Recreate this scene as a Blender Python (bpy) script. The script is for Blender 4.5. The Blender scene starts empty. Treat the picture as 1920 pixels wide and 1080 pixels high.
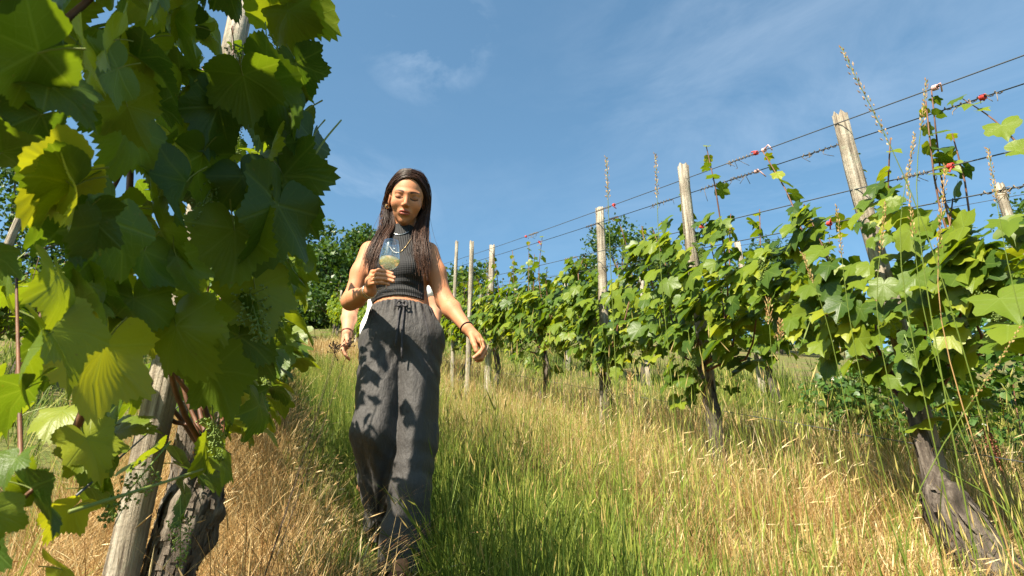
import bpy, math
import numpy as np
from mathutils import Vector, Matrix

# ------------------------------------------------------------------ camera, sky, sun, exposure
SC = bpy.context.scene
COL = SC.collection
R = math.radians
CAM_Z = 0.945
PITCH = 23.3
cam_d = bpy.data.cameras.new('camera')
cam = bpy.data.objects.new('camera', cam_d)
COL.objects.link(cam)
cam.location = (0, 0, CAM_Z)
cam.rotation_euler = (R(90 + PITCH), 0, 0)
cam_d.sensor_width = 36
cam_d.lens = 24
cam_d.clip_start = 0.02
cam_d.clip_end = 3000
cam_d.dof.use_dof = True
cam_d.dof.focus_distance = 2.95
cam_d.dof.aperture_fstop = 11.0
SC.camera = cam

SUN_EL, SUN_AZ = R(47), math.atan2(-0.62, -0.78)      # azimuth measured from +Y towards +X
sun_dir = Vector((math.sin(SUN_AZ) * math.cos(SUN_EL), math.cos(SUN_AZ) * math.cos(SUN_EL), math.sin(SUN_EL)))
W = bpy.data.worlds.new('World')
SC.world = W
W.use_nodes = True
wn, wl = W.node_tree.nodes, W.node_tree.links
wn.clear()
w_out = wn.new('ShaderNodeOutputWorld')
w_bg = wn.new('ShaderNodeBackground')
w_sky = wn.new('ShaderNodeTexSky')
w_sky.sky_type = 'NISHITA'
w_sky.sun_disc = False
w_sky.sun_elevation = SUN_EL
w_sky.sun_rotation = SUN_AZ
w_sky.altitude = 300
w_sky.air_density = 1.0
w_sky.dust_density = 1.5
w_sky.ozone_density = 1.3
w_tc = wn.new('ShaderNodeTexCoord')
w_map = wn.new('ShaderNodeMapping')
w_map.inputs['Scale'].default_value = (1.1, 1.1, 3.2)
w_map.inputs['Rotation'].default_value = (R(25), R(35), R(20))
w_n1 = wn.new('ShaderNodeTexNoise')
w_n1.inputs['Scale'].default_value = 2.2
w_n1.inputs['Detail'].default_value = 9
w_n1.inputs['Roughness'].default_value = 0.62
w_n1.inputs['Distortion'].default_value = 0.7
w_rmp = wn.new('ShaderNodeValToRGB')
w_rmp.color_ramp.elements[0].position = 0.45
w_rmp.color_ramp.elements[0].color = (0, 0, 0, 1)
w_rmp.color_ramp.elements[1].position = 0.75
w_rmp.color_ramp.elements[1].color = (0.55, 0.55, 0.55, 1)
w_mix = wn.new('ShaderNodeMix')
w_mix.data_type = 'RGBA'
w_mix.inputs[7].default_value = (7.2, 7.8, 8.4, 1)
wl.new(w_tc.outputs['Generated'], w_map.inputs['Vector'])
wl.new(w_map.outputs['Vector'], w_n1.inputs['Vector'])
wl.new(w_n1.outputs['Fac'], w_rmp.inputs['Fac'])
# thin cirrus: one small wisp, a wide faint veil, a low pale bank
def w_math(op, a, b):
    m = wn.new('ShaderNodeMath'); m.operation = op
    for i, v in enumerate((a, b)):
        if isinstance(v, bpy.types.NodeSocket): wl.new(v, m.inputs[i])
        else: m.inputs[i].default_value = v
    return m.outputs[0]
w_sum = 0.0
for dx, dy, dz, rad, amt in ((-.116, .716, .688, .10, .85), (.40, .70, .59, .36, .26), (-.25, .86, .44, .16, .60), (.1, .93, .36, .5, .10), (-.7, -.2, .6, .6, .3), (.6, -.6, .5, .6, .3)):
    v = wn.new('ShaderNodeVectorMath'); v.operation = 'DISTANCE'
    wl.new(w_tc.outputs['Generated'], v.inputs[0]); v.inputs[1].default_value = (dx, dy, dz)
    f = w_math('MAXIMUM', w_math('SUBTRACT', 1.0, w_math('DIVIDE', v.outputs['Value'], rad)), 0.0)
    w_sum = w_math('ADD', w_math('MULTIPLY', w_math('POWER', f, .7), amt), w_sum)
wl.new(w_math('MULTIPLY', w_rmp.outputs['Color'], w_sum), w_mix.inputs[0])
w_tint = wn.new('ShaderNodeMix')
w_tint.data_type = 'RGBA'
w_tint.blend_type = 'MULTIPLY'
w_tint.inputs[0].default_value = 1.0
w_tint.inputs[7].default_value = (0.80, 1.05, 1.0, 1)
wl.new(w_sky.outputs['Color'], w_tint.inputs[6])
wl.new(w_tint.outputs[2], w_mix.inputs[6])
wl.new(w_mix.outputs[2], w_bg.inputs['Color'])
w_bg.inputs['Strength'].default_value = 0.078
wl.new(w_bg.outputs['Background'], w_out.inputs['Surface'])

sun_d = bpy.data.lights.new('sun', 'SUN')
sun_d.energy = 5.0
sun_d.angle = R(0.53)
sun_d.color = (1.0, 0.91, 0.74)
sun = bpy.data.objects.new('sun', sun_d)
COL.objects.link(sun)
sun.location = (-6, -4, 12)
sun.rotation_euler = (-sun_dir).to_track_quat('-Z', 'Y').to_euler()

SC.view_settings.view_transform = 'Standard'
SC.view_settings.look = 'None'
SC.view_settings.exposure = 1.56
SC.view_settings.gamma = 1.0
SC.render.engine = 'CYCLES'
SC.cycles.use_denoising = True
SC.cycles.max_bounces = 7
SC.cycles.diffuse_bounces = 3
SC.cycles.glossy_bounces = 3
SC.cycles.transmission_bounces = 8
SC.cycles.transparent_max_bounces = 8
SC.cycles.caustics_reflective = False
SC.cycles.caustics_refractive = False
SC.render.film_transparent = False

# ------------------------------------------------------------------ helpers
def rng(seed):
    return np.random.default_rng(seed)

_c, _s = math.cos(R(PITCH)), math.sin(R(PITCH))
def at(px, py, Y):
    """point at forward distance Y that stands at picture position px, py (1920 wide)"""
    a, b = px - 960.0, 540.0 - py
    y = 1280 * _c - b * _s
    z = 1280 * _s + b * _c
    k = Y / y
    return np.array((a * k, Y, z * k + CAM_Z))

RD = np.array((-0.361, 0.933))      # direction of the vine rows
RN = np.array((0.933, 0.361))       # across the rows
def sn(x, y):
    return -0.361 * x + 0.933 * y, 0.933 * x + 0.361 * y
def xy(s, n):
    return -0.361 * s + 0.933 * n, 0.933 * s + 0.361 * n
def ground(x, y):
    x = np.asarray(x, float); y = np.asarray(y, float)
    s, n = sn(x, y)
    nn = np.where(n < -0.5, -0.5, np.where(n > 6, 6 + (n - 6) * 0.5, n))
    sc = np.minimum(s, 27.0)
    z = 0.3307 * sc + 0.16 * nn + 0.0021 * np.maximum(sc - 4, 0) ** 2
    over = np.maximum(s - 27, 0)
    z = z + 0.36 * over * np.exp(-over / 3.0) * 0.5 - 0.04 * over
    z = z + 0.018 * np.sin(x * 2.3 + 1.1) * np.cos(y * 1.9) + 0.012 * np.sin(x * 5.1 + y * 4.3)
    return z
def gz(x, y):
    return float(ground(x, y))

def mk_mesh(name, V, F, mats=(), smooth=False, mi=None, attrs=None, uv=None):
    """V (n,3); F an (m,k) array or a list of such arrays"""
    Fs = F if isinstance(F, list) else [F]
    Fs = [np.asarray(f, np.int32) for f in Fs if len(f)]
    me = bpy.data.meshes.new(name)
    V = np.asarray(V, np.float32)
    me.vertices.add(len(V))
    me.vertices.foreach_set('co', V.ravel())
    loops = np.concatenate([f.ravel() for f in Fs])
    tot = np.concatenate([np.full(len(f), f.shape[1], np.int32) for f in Fs])
    st = np.concatenate([[0], np.cumsum(tot)[:-1]]).astype(np.int32)
    me.loops.add(len(loops))
    me.loops.foreach_set('vertex_index', loops)
    me.polygons.add(len(tot))
    me.polygons.foreach_set('loop_start', st)
    me.polygons.foreach_set('loop_total', tot)
    if mi is not None:
        me.polygons.foreach_set('material_index', np.asarray(mi, np.int32))
    me.polygons.foreach_set('use_smooth', np.full(len(tot), bool(smooth)))
    if uv is not None:
        l = me.uv_layers.new(name='UVMap')
        l.data.foreach_set('uv', np.asarray(uv, np.float32)[loops].ravel())
    for k, a in (attrs or {}).items():
        a = np.asarray(a, np.float32)
        if a.ndim == 1:
            me.attributes.new(k, 'FLOAT', 'POINT').data.foreach_set('value', a)
        else:
            if a.shape[1] == 3:
                a = np.concatenate([a, np.ones((len(a), 1), np.float32)], 1)
            me.attributes.new(k, 'FLOAT_COLOR', 'POINT').data.foreach_set('color', a.ravel())
    for m in mats:
        me.materials.append(m)
    me.update(calc_edges=True)
    return me

def ob(name, data, parent=None, loc=None):
    o = bpy.data.objects.new(name, data)
    COL.objects.link(o)
    if parent is not None:
        o.parent = parent
    if loc is not None:
        o.location = loc
    return o
def tag(o, label=None, cat=None, group=None, kind=None):
    if label: o['label'] = label
    if cat: o['category'] = cat
    if group: o['group'] = group
    if kind: o['kind'] = kind
    return o
def thing(name, loc, label, cat, group=None):
    return tag(ob(name, None, None, tuple(float(c) for c in loc)), label, cat, group)

def nrm(v):
    v = np.asarray(v, float)
    return v / (np.linalg.norm(v, axis=-1, keepdims=True) + 1e-12)

def tube(path, rad, n=8, cap=True, rough=0.0, seed=0, squash=None):
    """a tapered tube along a path: V, quads, tris"""
    path = np.asarray(path, float)
    m = len(path)
    rad = np.full(m, rad, float) if np.isscalar(rad) else np.asarray(rad, float)
    T = nrm(np.gradient(path, axis=0))
    ref = np.array((0.0, 1, 0)) if abs(T[0][1]) < 0.8 else np.array((1.0, 0, 0))
    V = []
    g = rng(seed)
    ang = np.arange(n) * 2 * math.pi / n
    for i in range(m):
        a = nrm(np.cross(T[i], ref)); b = np.cross(T[i], a)
        ref = -b if False else ref
        r = rad[i] * (1 + rough * g.uniform(-1, 1, n))
        sx = 1.0 if squash is None else squash
        V.append(path[i] + np.outer(np.cos(ang) * r * sx, a) + np.outer(np.sin(ang) * r, b))
    V = np.concatenate(V)
    i = np.arange(m - 1)[:, None] * n; j = np.arange(n)[None]; j2 = (j + 1) % n
    Q = np.stack([i + j, i + j2, i + n + j2, i + n + j], -1).reshape(-1, 4)
    tr = np.zeros((0, 3), int)
    if cap:
        V = np.concatenate([V, path[:1], path[-1:]])
        c0, c1 = m * n, m * n + 1
        k = np.arange(n); k2 = (k + 1) % n
        tr = np.concatenate([np.stack([k2, k, np.full(n, c0)], -1), np.stack([(m - 1) * n + k, (m - 1) * n + k2, np.full(n, c1)], -1)])
    return V, Q, tr
class Acc:
    """collects pieces of one part"""
    def __init__(s): s.V = []; s.Q = []; s.T = []; s.n = 0; s.A = []
    def add(s, V, Q=None, T=None, a=None):
        s.V.append(V)
        if Q is not None and len(Q): s.Q.append(np.asarray(Q) + s.n)
        if T is not None and len(T): s.T.append(np.asarray(T) + s.n)
        s.A.append(np.full(len(V), 0.5 if a is None else a))
        s.n += len(V)
    def tube(s, path, rad, n=6, a=None, **k):
        V, Q, T = tube(path, rad, n, **k); s.add(V, Q, T, a)
    def mesh(s, name, mats=(), smooth=True, attr=None):
        F = []
        if s.Q: F.append(np.concatenate(s.Q))
        if s.T: F.append(np.concatenate(s.T))
        at_ = {attr: np.concatenate(s.A)} if attr else None
        return mk_mesh(name, np.concatenate(s.V), F, mats, smooth, attrs=at_)
def spline(pts, n):
    """Catmull-Rom through pts, n samples"""
    P = np.asarray(pts, float)
    P = np.concatenate([2 * P[:1] - P[1:2], P, 2 * P[-1:] - P[-2:-1]])
    m = len(P) - 3
    u = np.linspace(0, m - 1e-9, n)
    i = u.astype(int); t = (u - i)[:, None]
    a, b, c, d = P[i], P[i + 1], P[i + 2], P[i + 3]
    return 0.5 * ((2 * b) + (c - a) * t + (2 * a - 5 * b + 4 * c - d) * t ** 2 + (3 * b - a - 3 * c + d) * t ** 3)
def wob(P, amp, freq, seed):
    """smooth pseudo noise displacement, one scalar per point"""
    g = rng(seed)
    P = np.asarray(P, float)
    out = np.zeros(len(P))
    for k in range(5):
        d = g.normal(size=3); d /= np.linalg.norm(d)
        out += np.sin(P @ d * freq * (0.6 + 0.5 * k) + g.uniform(0, 6.28)) / (1 + 0.5 * k)
    return out * amp / 2.2

# ------------------------------------------------------------------ materials
class N:
    def __init__(s, name):
        s.m = bpy.data.materials.new(name); s.m.use_nodes = True
        s.t = s.m.node_tree; s.t.nodes.clear()
        s.out = s.t.nodes.new('ShaderNodeOutputMaterial')
    def __call__(s, typ, ins=None, **props):
        n = s.t.nodes.new('ShaderNode' + typ)
        for k, v in props.items(): setattr(n, k, v)
        for k, v in (ins or {}).items():
            if isinstance(v, bpy.types.NodeSocket): s.t.links.new(v, n.inputs[k])
            else: n.inputs[k].default_value = v
        return n
    def math(s, op, a, b=None, c=None):
        n = s.t.nodes.new('ShaderNodeMath'); n.operation = op
        for i, v in enumerate((a, b, c)):
            if v is None: continue
            if isinstance(v, bpy.types.NodeSocket): s.t.links.new(v, n.inputs[i])
            else: n.inputs[i].default_value = v
        return n.outputs[0]
    def ramp(s, fac, stops, interp='LINEAR'):
        n = s.t.nodes.new('ShaderNodeValToRGB'); e = n.color_ramp.elements
        n.color_ramp.interpolation = interp
        while len(e) < len(stops): e.new(0.5)
        for q, (p, c) in zip(e, stops): q.position = p; q.color = (*c, 1) if len(c) == 3 else c
        s.t.links.new(fac, n.inputs[0])
        return n.outputs[0]
    def mix(s, f, a, b, typ='MIX'):
        n = s.t.nodes.new('ShaderNodeMix'); n.data_type = 'RGBA'; n.blend_type = typ
        for i, v in ((0, f), (6, a), (7, b)):
            if isinstance(v, bpy.types.NodeSocket): s.t.links.new(v, n.inputs[i])
            else: n.inputs[i].default_value = v if i == 0 or len(v) == 4 else (*v, 1)
        return n.outputs[2]
    def noise(s, scale, detail=4, rough=0.55, vec=None, **k):
        n = s('TexNoise', {'Scale': scale, 'Detail': detail, 'Roughness': rough})
        if vec is not None: s.t.links.new(vec, n.inputs['Vector'])
        return n.outputs['Fac']
    def bump(s, h, strength=0.3, dist=0.01):
        return s('Bump', {'Height': h, 'Strength': strength, 'Distance': dist}).outputs[0]
    def obj(s): return s('TexCoord').outputs['Object']
    def end(s, sh):
        s.t.links.new(sh, s.out.inputs['Surface']); return s.m
    def pbr(s, col, rough=0.6, bump=None, spec=0.35, metal=0.0, **k):
        ins = {'Base Color': col if isinstance(col, bpy.types.NodeSocket) else (*col, 1), 'Roughness': rough, 'Metallic': metal, 'Specular IOR Level': spec}
        if bump is not None: ins['Normal'] = bump
        ins.update(k)
        return s('BsdfPrincipled', ins)

def leaf_material(name, per_object, lo, mid, hi, yellow, trans=0.46, veins=True):
    n = N(name)
    if per_object:
        rnd = n('ObjectInfo').outputs['Random']
    else:
        rnd = n('Attribute', attribute_name='tint').outputs['Fac']
    col = n.ramp(rnd, [(0.0, lo), (0.42, mid), (0.90, hi), (1.0, yellow)])
    uv = n('UVMap').outputs[0]
    sep = n('SeparateXYZ', {0: uv})
    x, y = n.math('ABSOLUTE', sep.outputs[0]), sep.outputs[1]
    bump = None
    if veins:
        dmin = None
        for ang in (0, 52, 103):
            ca, sa = math.cos(R(ang)), math.sin(R(ang))
            d = n.math('ABSOLUTE', n.math('SUBTRACT', n.math('MULTIPLY', x, ca), n.math('MULTIPLY', y, sa)))
            along = n.math('ADD', n.math('MULTIPLY', x, sa), n.math('MULTIPLY', y, ca))
            d = n.math('ADD', d, n.math('MULTIPLY', n.math('LESS_THAN', along, 0.0), 5.0))
            d = n.math('ADD', d, n.math('MULTIPLY', along, 0.012))
            # side veins of this lobe
            ph = n.math('ADD', n.math('SUBTRACT', n.math('MULTIPLY', along, 5.2), n.math('MULTIPLY', d, 3.6)), n.math('MULTIPLY', n.noise(2.2, 2, vec=uv), 1.1))
            tri = n.math('ABSOLUTE', n.math('SUBTRACT', n.math('FRACT', ph), 0.5))
            sv = n.math('ADD', n.math('MULTIPLY', n.math('SUBTRACT', 0.5, tri), 0.20), 0.022)
            sv = n.math('ADD', sv, n.math('MULTIPLY', n.math('GREATER_THAN', d, 0.33), 5.0))
            d = n.math('MINIMUM', d, sv)
            dmin = d if dmin is None else n.math('MINIMUM', dmin, d)
        vein = n.ramp(dmin, [(0.0, (1, 1, 1)), (0.012, (0.75, 0.75, 0.75)), (0.034, (0, 0, 0))])
        col = n.mix(n.math('MULTIPLY', vein, 0.32), col, (0.20, 0.27, 0.06))
        h = n.math('ADD', n.math('MULTIPLY', vein, -0.7), n.math('MULTIPLY', n.noise(9, 3, vec=uv), 0.8))
        bump = n.bump(h, 0.28, 0.003)
    if veins:
        spot = n.ramp(n.noise(7.5, 3, .7, vec=n('Mapping', {'Vector': uv, 'Location': n('CombineXYZ', {0: n.math('MULTIPLY', rnd, 40.0), 1: n.math('MULTIPLY', rnd, 17.0)}).outputs[0]}).outputs[0]), [(0.66, (0, 0, 0)), (0.72, (.75, .75, .75))])
        col = n.mix(spot, col, (0.15, 0.125, 0.03))
    blotch = n.noise(3.5, 4, vec=n.obj())
    col = n.mix(n.math('MULTIPLY', blotch, 0.35), col, n.mix(1.0, col, (0.72, 0.85, 0.62), 'MULTIPLY'))
    p = n.pbr(col, 0.42, bump, 0.32)
    tcol = n.mix(1.0, col, (1.6, 1.4, 0.42), 'MULTIPLY')
    t = n('BsdfTranslucent', {'Color': tcol})
    ms = n('MixShader', {0: trans, 1: p.outputs[0], 2: t.outputs[0]})
    return n.end(ms.outputs[0])

G_LO, G_MID, G_HI, G_YEL = (0.042, 0.086, 0.012), (0.096, 0.154, 0.013), (0.182, 0.232, 0.017), (0.28, 0.30, 0.025)
M = {}
M['leaf'] = leaf_material('vine_leaf', True, G_LO, G_MID, G_HI, G_YEL)
M['leaf_mass'] = leaf_material('vine_leaf_mass', False, G_LO, G_MID, G_HI, G_YEL, veins=False)
M['tree_leaf'] = leaf_material('tree_leaf', False, (0.024, 0.055, 0.012), (0.045, 0.092, 0.017), (0.08, 0.135, 0.024), (0.12, 0.17, 0.035), trans=0.35, veins=False)
M['bramble_leaf'] = leaf_material('bramble_leaf', False, (0.03, 0.07, 0.014), (0.055, 0.12, 0.02), (0.09, 0.16, 0.03), (0.16, 0.2, 0.05), trans=0.3, veins=False)

def simple(name, col, rough=0.6, spec=0.3, metal=0.0, **k):
    n = N(name); return n.end(n.pbr(col, rough, None, spec, metal, **k).outputs[0])
M['stem_green'] = simple('green_stem', (0.16, 0.20, 0.045), 0.5)
def cane_mat():
    n = N('vine_cane'); c = n.ramp(n.noise(14, 4, vec=n.obj()), [(0.3, (0.060, 0.022, 0.012)), (0.7, (0.17, 0.075, 0.035))])
    return n.end(n.pbr(c, 0.55, n.bump(n.noise(60, 3, vec=n.obj()), 0.3, 0.004)).outputs[0])
M['cane'] = cane_mat()
def bark_mat(nm='vine_bark', c0=(0.020, 0.015, 0.011), c1=(0.11, 0.085, 0.066), c2=(0.30, 0.26, 0.21)):
    n = N(nm); o = n.obj()
    mp = n('Mapping', {'Vector': o, 'Scale': (28, 28, 5)})
    f = n.noise(1.0, 8, 0.68, vec=mp.outputs[0]); f2 = n.noise(9, 5, 0.6, vec=o)
    c = n.ramp(f, [(0.28, c0), (0.48, c1), (0.7, c2)])
    c = n.mix(n.math('MULTIPLY', f2, 0.4), c, tuple(.5 * (a + b) for a, b in zip(c1, c2)))
    return n.end(n.pbr(c, 0.9, n.bump(n.math('ADD', f, n.math('MULTIPLY', f2, 0.4)), 1.0, 0.02), 0.15).outputs[0])
M['bark'] = bark_mat()
M['bark_dark'] = bark_mat('dark_vine_bark', (0.010, 0.008, 0.007), (0.055, 0.042, 0.034), (0.22, 0.185, 0.15))
def post_mat():
    n = N('weathered_post'); o = n.obj()
    rv = n('ObjectInfo').outputs['Random']
    mp = n('Mapping', {'Vector': o, 'Scale': (55, 55, 2.2)})
    f = n.noise(1.0, 7, 0.65, vec=mp.outputs[0]); f2 = n.noise(6, 4, vec=o)
    c = n.ramp(f, [(0.33, (0.07, 0.052, 0.04)), (0.47, (0.33, 0.28, 0.215)), (0.72, (0.56, 0.505, 0.42))])
    c = n.mix(n.ramp(f2, [(0.42, (0, 0, 0)), (0.66, (0.8, 0.8, 0.8))]), c, (0.19, 0.15, 0.11))
    c = n.mix(n.ramp(n.noise(23, 6, .7, vec=o), [(0.56, (0, 0, 0)), (0.64, (.7, .7, .7))]), c, (0.30, 0.30, 0.22))
    c = n.mix(n.math('MULTIPLY', rv, 0.35), c, n.mix(1.0, c, (0.6, 0.58, 0.55), 'MULTIPLY'))
    return n.end(n.pbr(c, 0.9, n.bump(n.math('ADD', f, n.math('MULTIPLY', n.noise(40, 5, .7, vec=o), .35)), 1.0, 0.022), 0.12).outputs[0])
M['post'] = post_mat()
M['wire'] = simple('trellis_wire', (0.075, 0.08, 0.085), 0.5, 0.4, 0.4)
M['tie_red'] = simple('red_tie', (0.48, 0.045, 0.035), 0.5)
M['tie_pink'] = simple('pink_tie', (0.62, 0.36, 0.33), 0.5)
M['dry_tendril'] = simple('dry_tendril', (0.20, 0.145, 0.09), 0.8)
M['grape'] = simple('young_grape', (0.15, 0.21, 0.045), 0.5)
def tint_mat(name, stops, trans=0.3, rough=0.55):
    n = N(name)
    c = n.ramp(n('Attribute', attribute_name='tint').outputs['Fac'], stops)
    p = n.pbr(c, rough, None, 0.25)
    t = n('BsdfTranslucent', {'Color': c})
    return n.end(n('MixShader', {0: trans, 1: p.outputs[0], 2: t.outputs[0]}).outputs[0])
M['grass'] = tint_mat('green_grass', [(0.0, (0.050, 0.095, 0.014)), (0.4, (0.140, 0.200, 0.026)), (0.7, (0.27, 0.31, 0.05)), (0.9, (0.43, 0.38, 0.10)), (1.0, (0.52, 0.39, 0.15))], 0.42)
M['straw'] = tint_mat('dry_grass', [(0.0, (0.26, 0.13, 0.045)), (0.35, (0.44, 0.27, 0.105)), (0.7, (0.60, 0.44, 0.205)), (1.0, (0.74, 0.62, 0.37))], 0.32, 0.5)
def soil():
    n = N('hillside_soil'); o = n.obj()
    f = n.noise(1.3, 6, vec=o); f2 = n.noise(18, 6, 0.65, vec=o)
    c = n.ramp(f2, [(0.3, (0.055, 0.042, 0.022)), (0.55, (0.15, 0.115, 0.055)), (0.75, (0.26, 0.20, 0.10))])
    g = n.ramp(f2, [(0.3, (0.035, 0.055, 0.012)), (0.7, (0.13, 0.16, 0.035))])
    c = n.mix(n.ramp(f, [(0.4, (0, 0, 0)), (0.6, (0.85, 0.85, 0.85))]), c, g)
    return n.end(n.pbr(c, 0.95, n.bump(f2, 0.8, 0.03), 0.1).outputs[0])
M['soil'] = soil()

# ------------------------------------------------------------------ the ground
def warp(a, b, n, c, p=2.2):
    t = np.linspace(-1, 1, n)
    t = np.sign(t) * np.abs(t) ** p
    return np.where(t < 0, c + (c - a) * t, c + (b - c) * t)
def build_ground():
    X = warp(-160, 160, 200, 0.5, 2.6); Y = warp(-40, 260, 240, 3.0, 2.6)
    gx, gy = np.meshgrid(X, Y, indexing='ij')
    z = ground(gx, gy)
    V = np.stack([gx, gy, z], -1).reshape(-1, 3)
    i, j = np.meshgrid(np.arange(199), np.arange(239), indexing='ij')
    a = i * 240 + j
    Q = np.stack([a, a + 240, a + 241, a + 1], -1).reshape(-1, 4)
    tag(ob('ground', mk_mesh('ground', V, Q, [M['soil']], True)), kind='structure')
build_ground()

# ------------------------------------------------------------------ leaf shapes
def leaf_shape(n_out, serr, seed, fold, droop, wave, ring=True, petiole=True):
    g = rng(seed)
    ctrl_a = np.array((0, 14, 30, 42, 55, 68, 84, 96, 108, 125, 145, 162, 172, 180.0))
    ctrl_r = np.array((1.0, .86, .70, .80, .90, .76, .60, .68, .74, .64, .56, .46, .30, .10))
    ph = np.linspace(-176, 176, n_out)
    r = np.interp(np.abs(ph), ctrl_a, ctrl_r * (1 + g.uniform(-.05, .05, len(ctrl_a))))
    r *= 1 + serr * np.where(np.arange(n_out) % 2 == 0, 1, -1) * np.clip(1.6 - np.abs(ph) / 115, 0.35, 1) * g.uniform(.35, 1.35, n_out)
    r *= 1 + .035 * np.sin(ph * .11 + g.uniform(0, 6))
    a = np.radians(ph)
    O = np.stack([r * np.sin(a), r * np.cos(a)], -1)
    P = [np.zeros((1, 2))]
    if ring: P.append(O * 0.52)
    P.append(O)
    P = np.concatenate(P)
    x, y = P[:, 0], P[:, 1]
    rr = np.hypot(x, y)
    z = fold * np.abs(x) - 0.28 * fold * np.abs(x) ** 2 - droop * (rr ** 2) * (0.35 + 0.65 * (y > 0) * np.abs(y))
    z = z + wave * np.sin(4 * np.arctan2(x, y) + g.uniform(0, 6)) * rr ** 2
    V = np.concatenate([P, z[:, None]], 1)
    k = np.arange(n_out - 1)
    if ring:
        T = np.concatenate([np.stack([np.zeros_like(k), 1 + k + 1, 1 + k], -1)])
        o = 1 + n_out
        T = np.concatenate([T, np.stack([1 + k, 1 + k + 1, o + k + 1], -1), np.stack([1 + k, o + k + 1, o + k], -1)])
        # the two halves meet at the stalk
    else:
        T = np.stack([np.zeros_like(k), 1 + k + 1, 1 + k], -1)
    mi = np.zeros(len(T), int)
    if petiole:
        pv, pq, pt = tube(spline([(0, 0.02, -0.004), (0, -0.2, -0.06), (0.03, -0.45, -0.20)], 4), [.016, .014, .014, .018], 3, cap=False)
        n0 = len(V)
        V = np.concatenate([V, pv])
        pq = pq + n0
        T = np.concatenate([T, pq[:, [0, 1, 2]], pq[:, [0, 2, 3]]])
        mi = np.concatenate([mi, np.ones(2 * len(pq), int)])
    return V, T, mi
LEAF_HI = [leaf_shape(85, .05, 10 + k, f, d, w) for k, (f, d, w) in enumerate([(.30, .35, .09), (.12, .60, .13), (-.18, .45, .12), (.50, .45, .09), (.75, .35, .08), (.2, .2, .16)])]
LEAF_MD = [leaf_shape(33, .05, 30 + k, f, d, w, ring=False) for k, (f, d, w) in enumerate([(.25, .25, .05), (.10, .45, .08), (-.12, .35, .07), (.40, .35, .05)])]
LEAF_LO = leaf_shape(11, 0.0, 50, .25, .3, .05, ring=False, petiole=False)
def leaf_mesh(nm, d):
    V, T, mi = d
    return mk_mesh(nm, V, T, [M['leaf'], M['stem_green']], True, mi, uv=V[:, :2])
MESH_HI = [leaf_mesh('vine_leaf_large', d) for d in LEAF_HI]
MESH_MD = [leaf_mesh('vine_leaf', d) for d in LEAF_MD]

def frames(tip, nor):
    Z = nrm(nor)
    Y = tip - (tip * Z).sum(-1, keepdims=True) * Z
    Y = nrm(Y)
    X = np.cross(Y, Z)
    return np.stack([X, Y, Z], -1)           # columns
def leaf_objects(parent, base, P, Fm, S, meshes, g):
    for k in range(len(P)):
        o = ob('leaf', meshes[int(g.integers(len(meshes)))], parent)
        m = np.eye(4)
        m[:3, :3] = Fm[k] * S[k]
        m[:3, 3] = P[k] - base
        o.matrix_basis = Matrix(m.tolist())
def leaf_mass(name, parent, base, P, Fm, S, tpl, g, mat):
    V, T, mi = tpl
    sel = mi == 0
    nv = T[sel].max() + 1
    V = V[:nv]; T = T[sel]
    VV = np.einsum('kij,vj->kvi', Fm * S[:, None, None], V) + (P - base)[:, None]
    TT = T[None] + (np.arange(len(P)) * nv)[:, None, None]
    tint = np.repeat(np.clip(g.normal(0.5, 0.26, len(P)), 0, 1), nv)
    me = mk_mesh(name, VV.reshape(-1, 3), TT.reshape(-1, 3), [mat], True, attrs={'tint': tint})
    return tag(ob(name, me, parent), kind='stuff')

def slope_z(s0, n0, x, y):
    return ground(x, y)

# ------------------------------------------------------------------ vines
def bark_trunk(path, rad, seed, n=18, ridge=0.16, m=26):
    P = spline(path, m)
    rr = np.interp(np.linspace(0, 1, m), np.linspace(0, 1, len(rad)), rad)
    V, Q, T = tube(P, rr, n, True, 0.05, seed)
    ring = np.repeat(np.arange(m), n)
    ang = np.tile(np.arange(n) * 2 * math.pi / n, m)
    g = rng(seed)
    disp = np.zeros(m * n)
    for k in (3, 5, 8, 11, 13):
        disp += np.sin(k * ang + g.uniform(0, 6) + ring * g.uniform(-.35, .35)) / (k ** 0.6)
    disp += 0.8 * wob(V[:m * n], 1.0, 45, seed + 1)
    C = P[ring]
    V[:m * n] = C + (V[:m * n] - C) * (1 + ridge * disp[:, None])
    return V, Q, T

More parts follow.
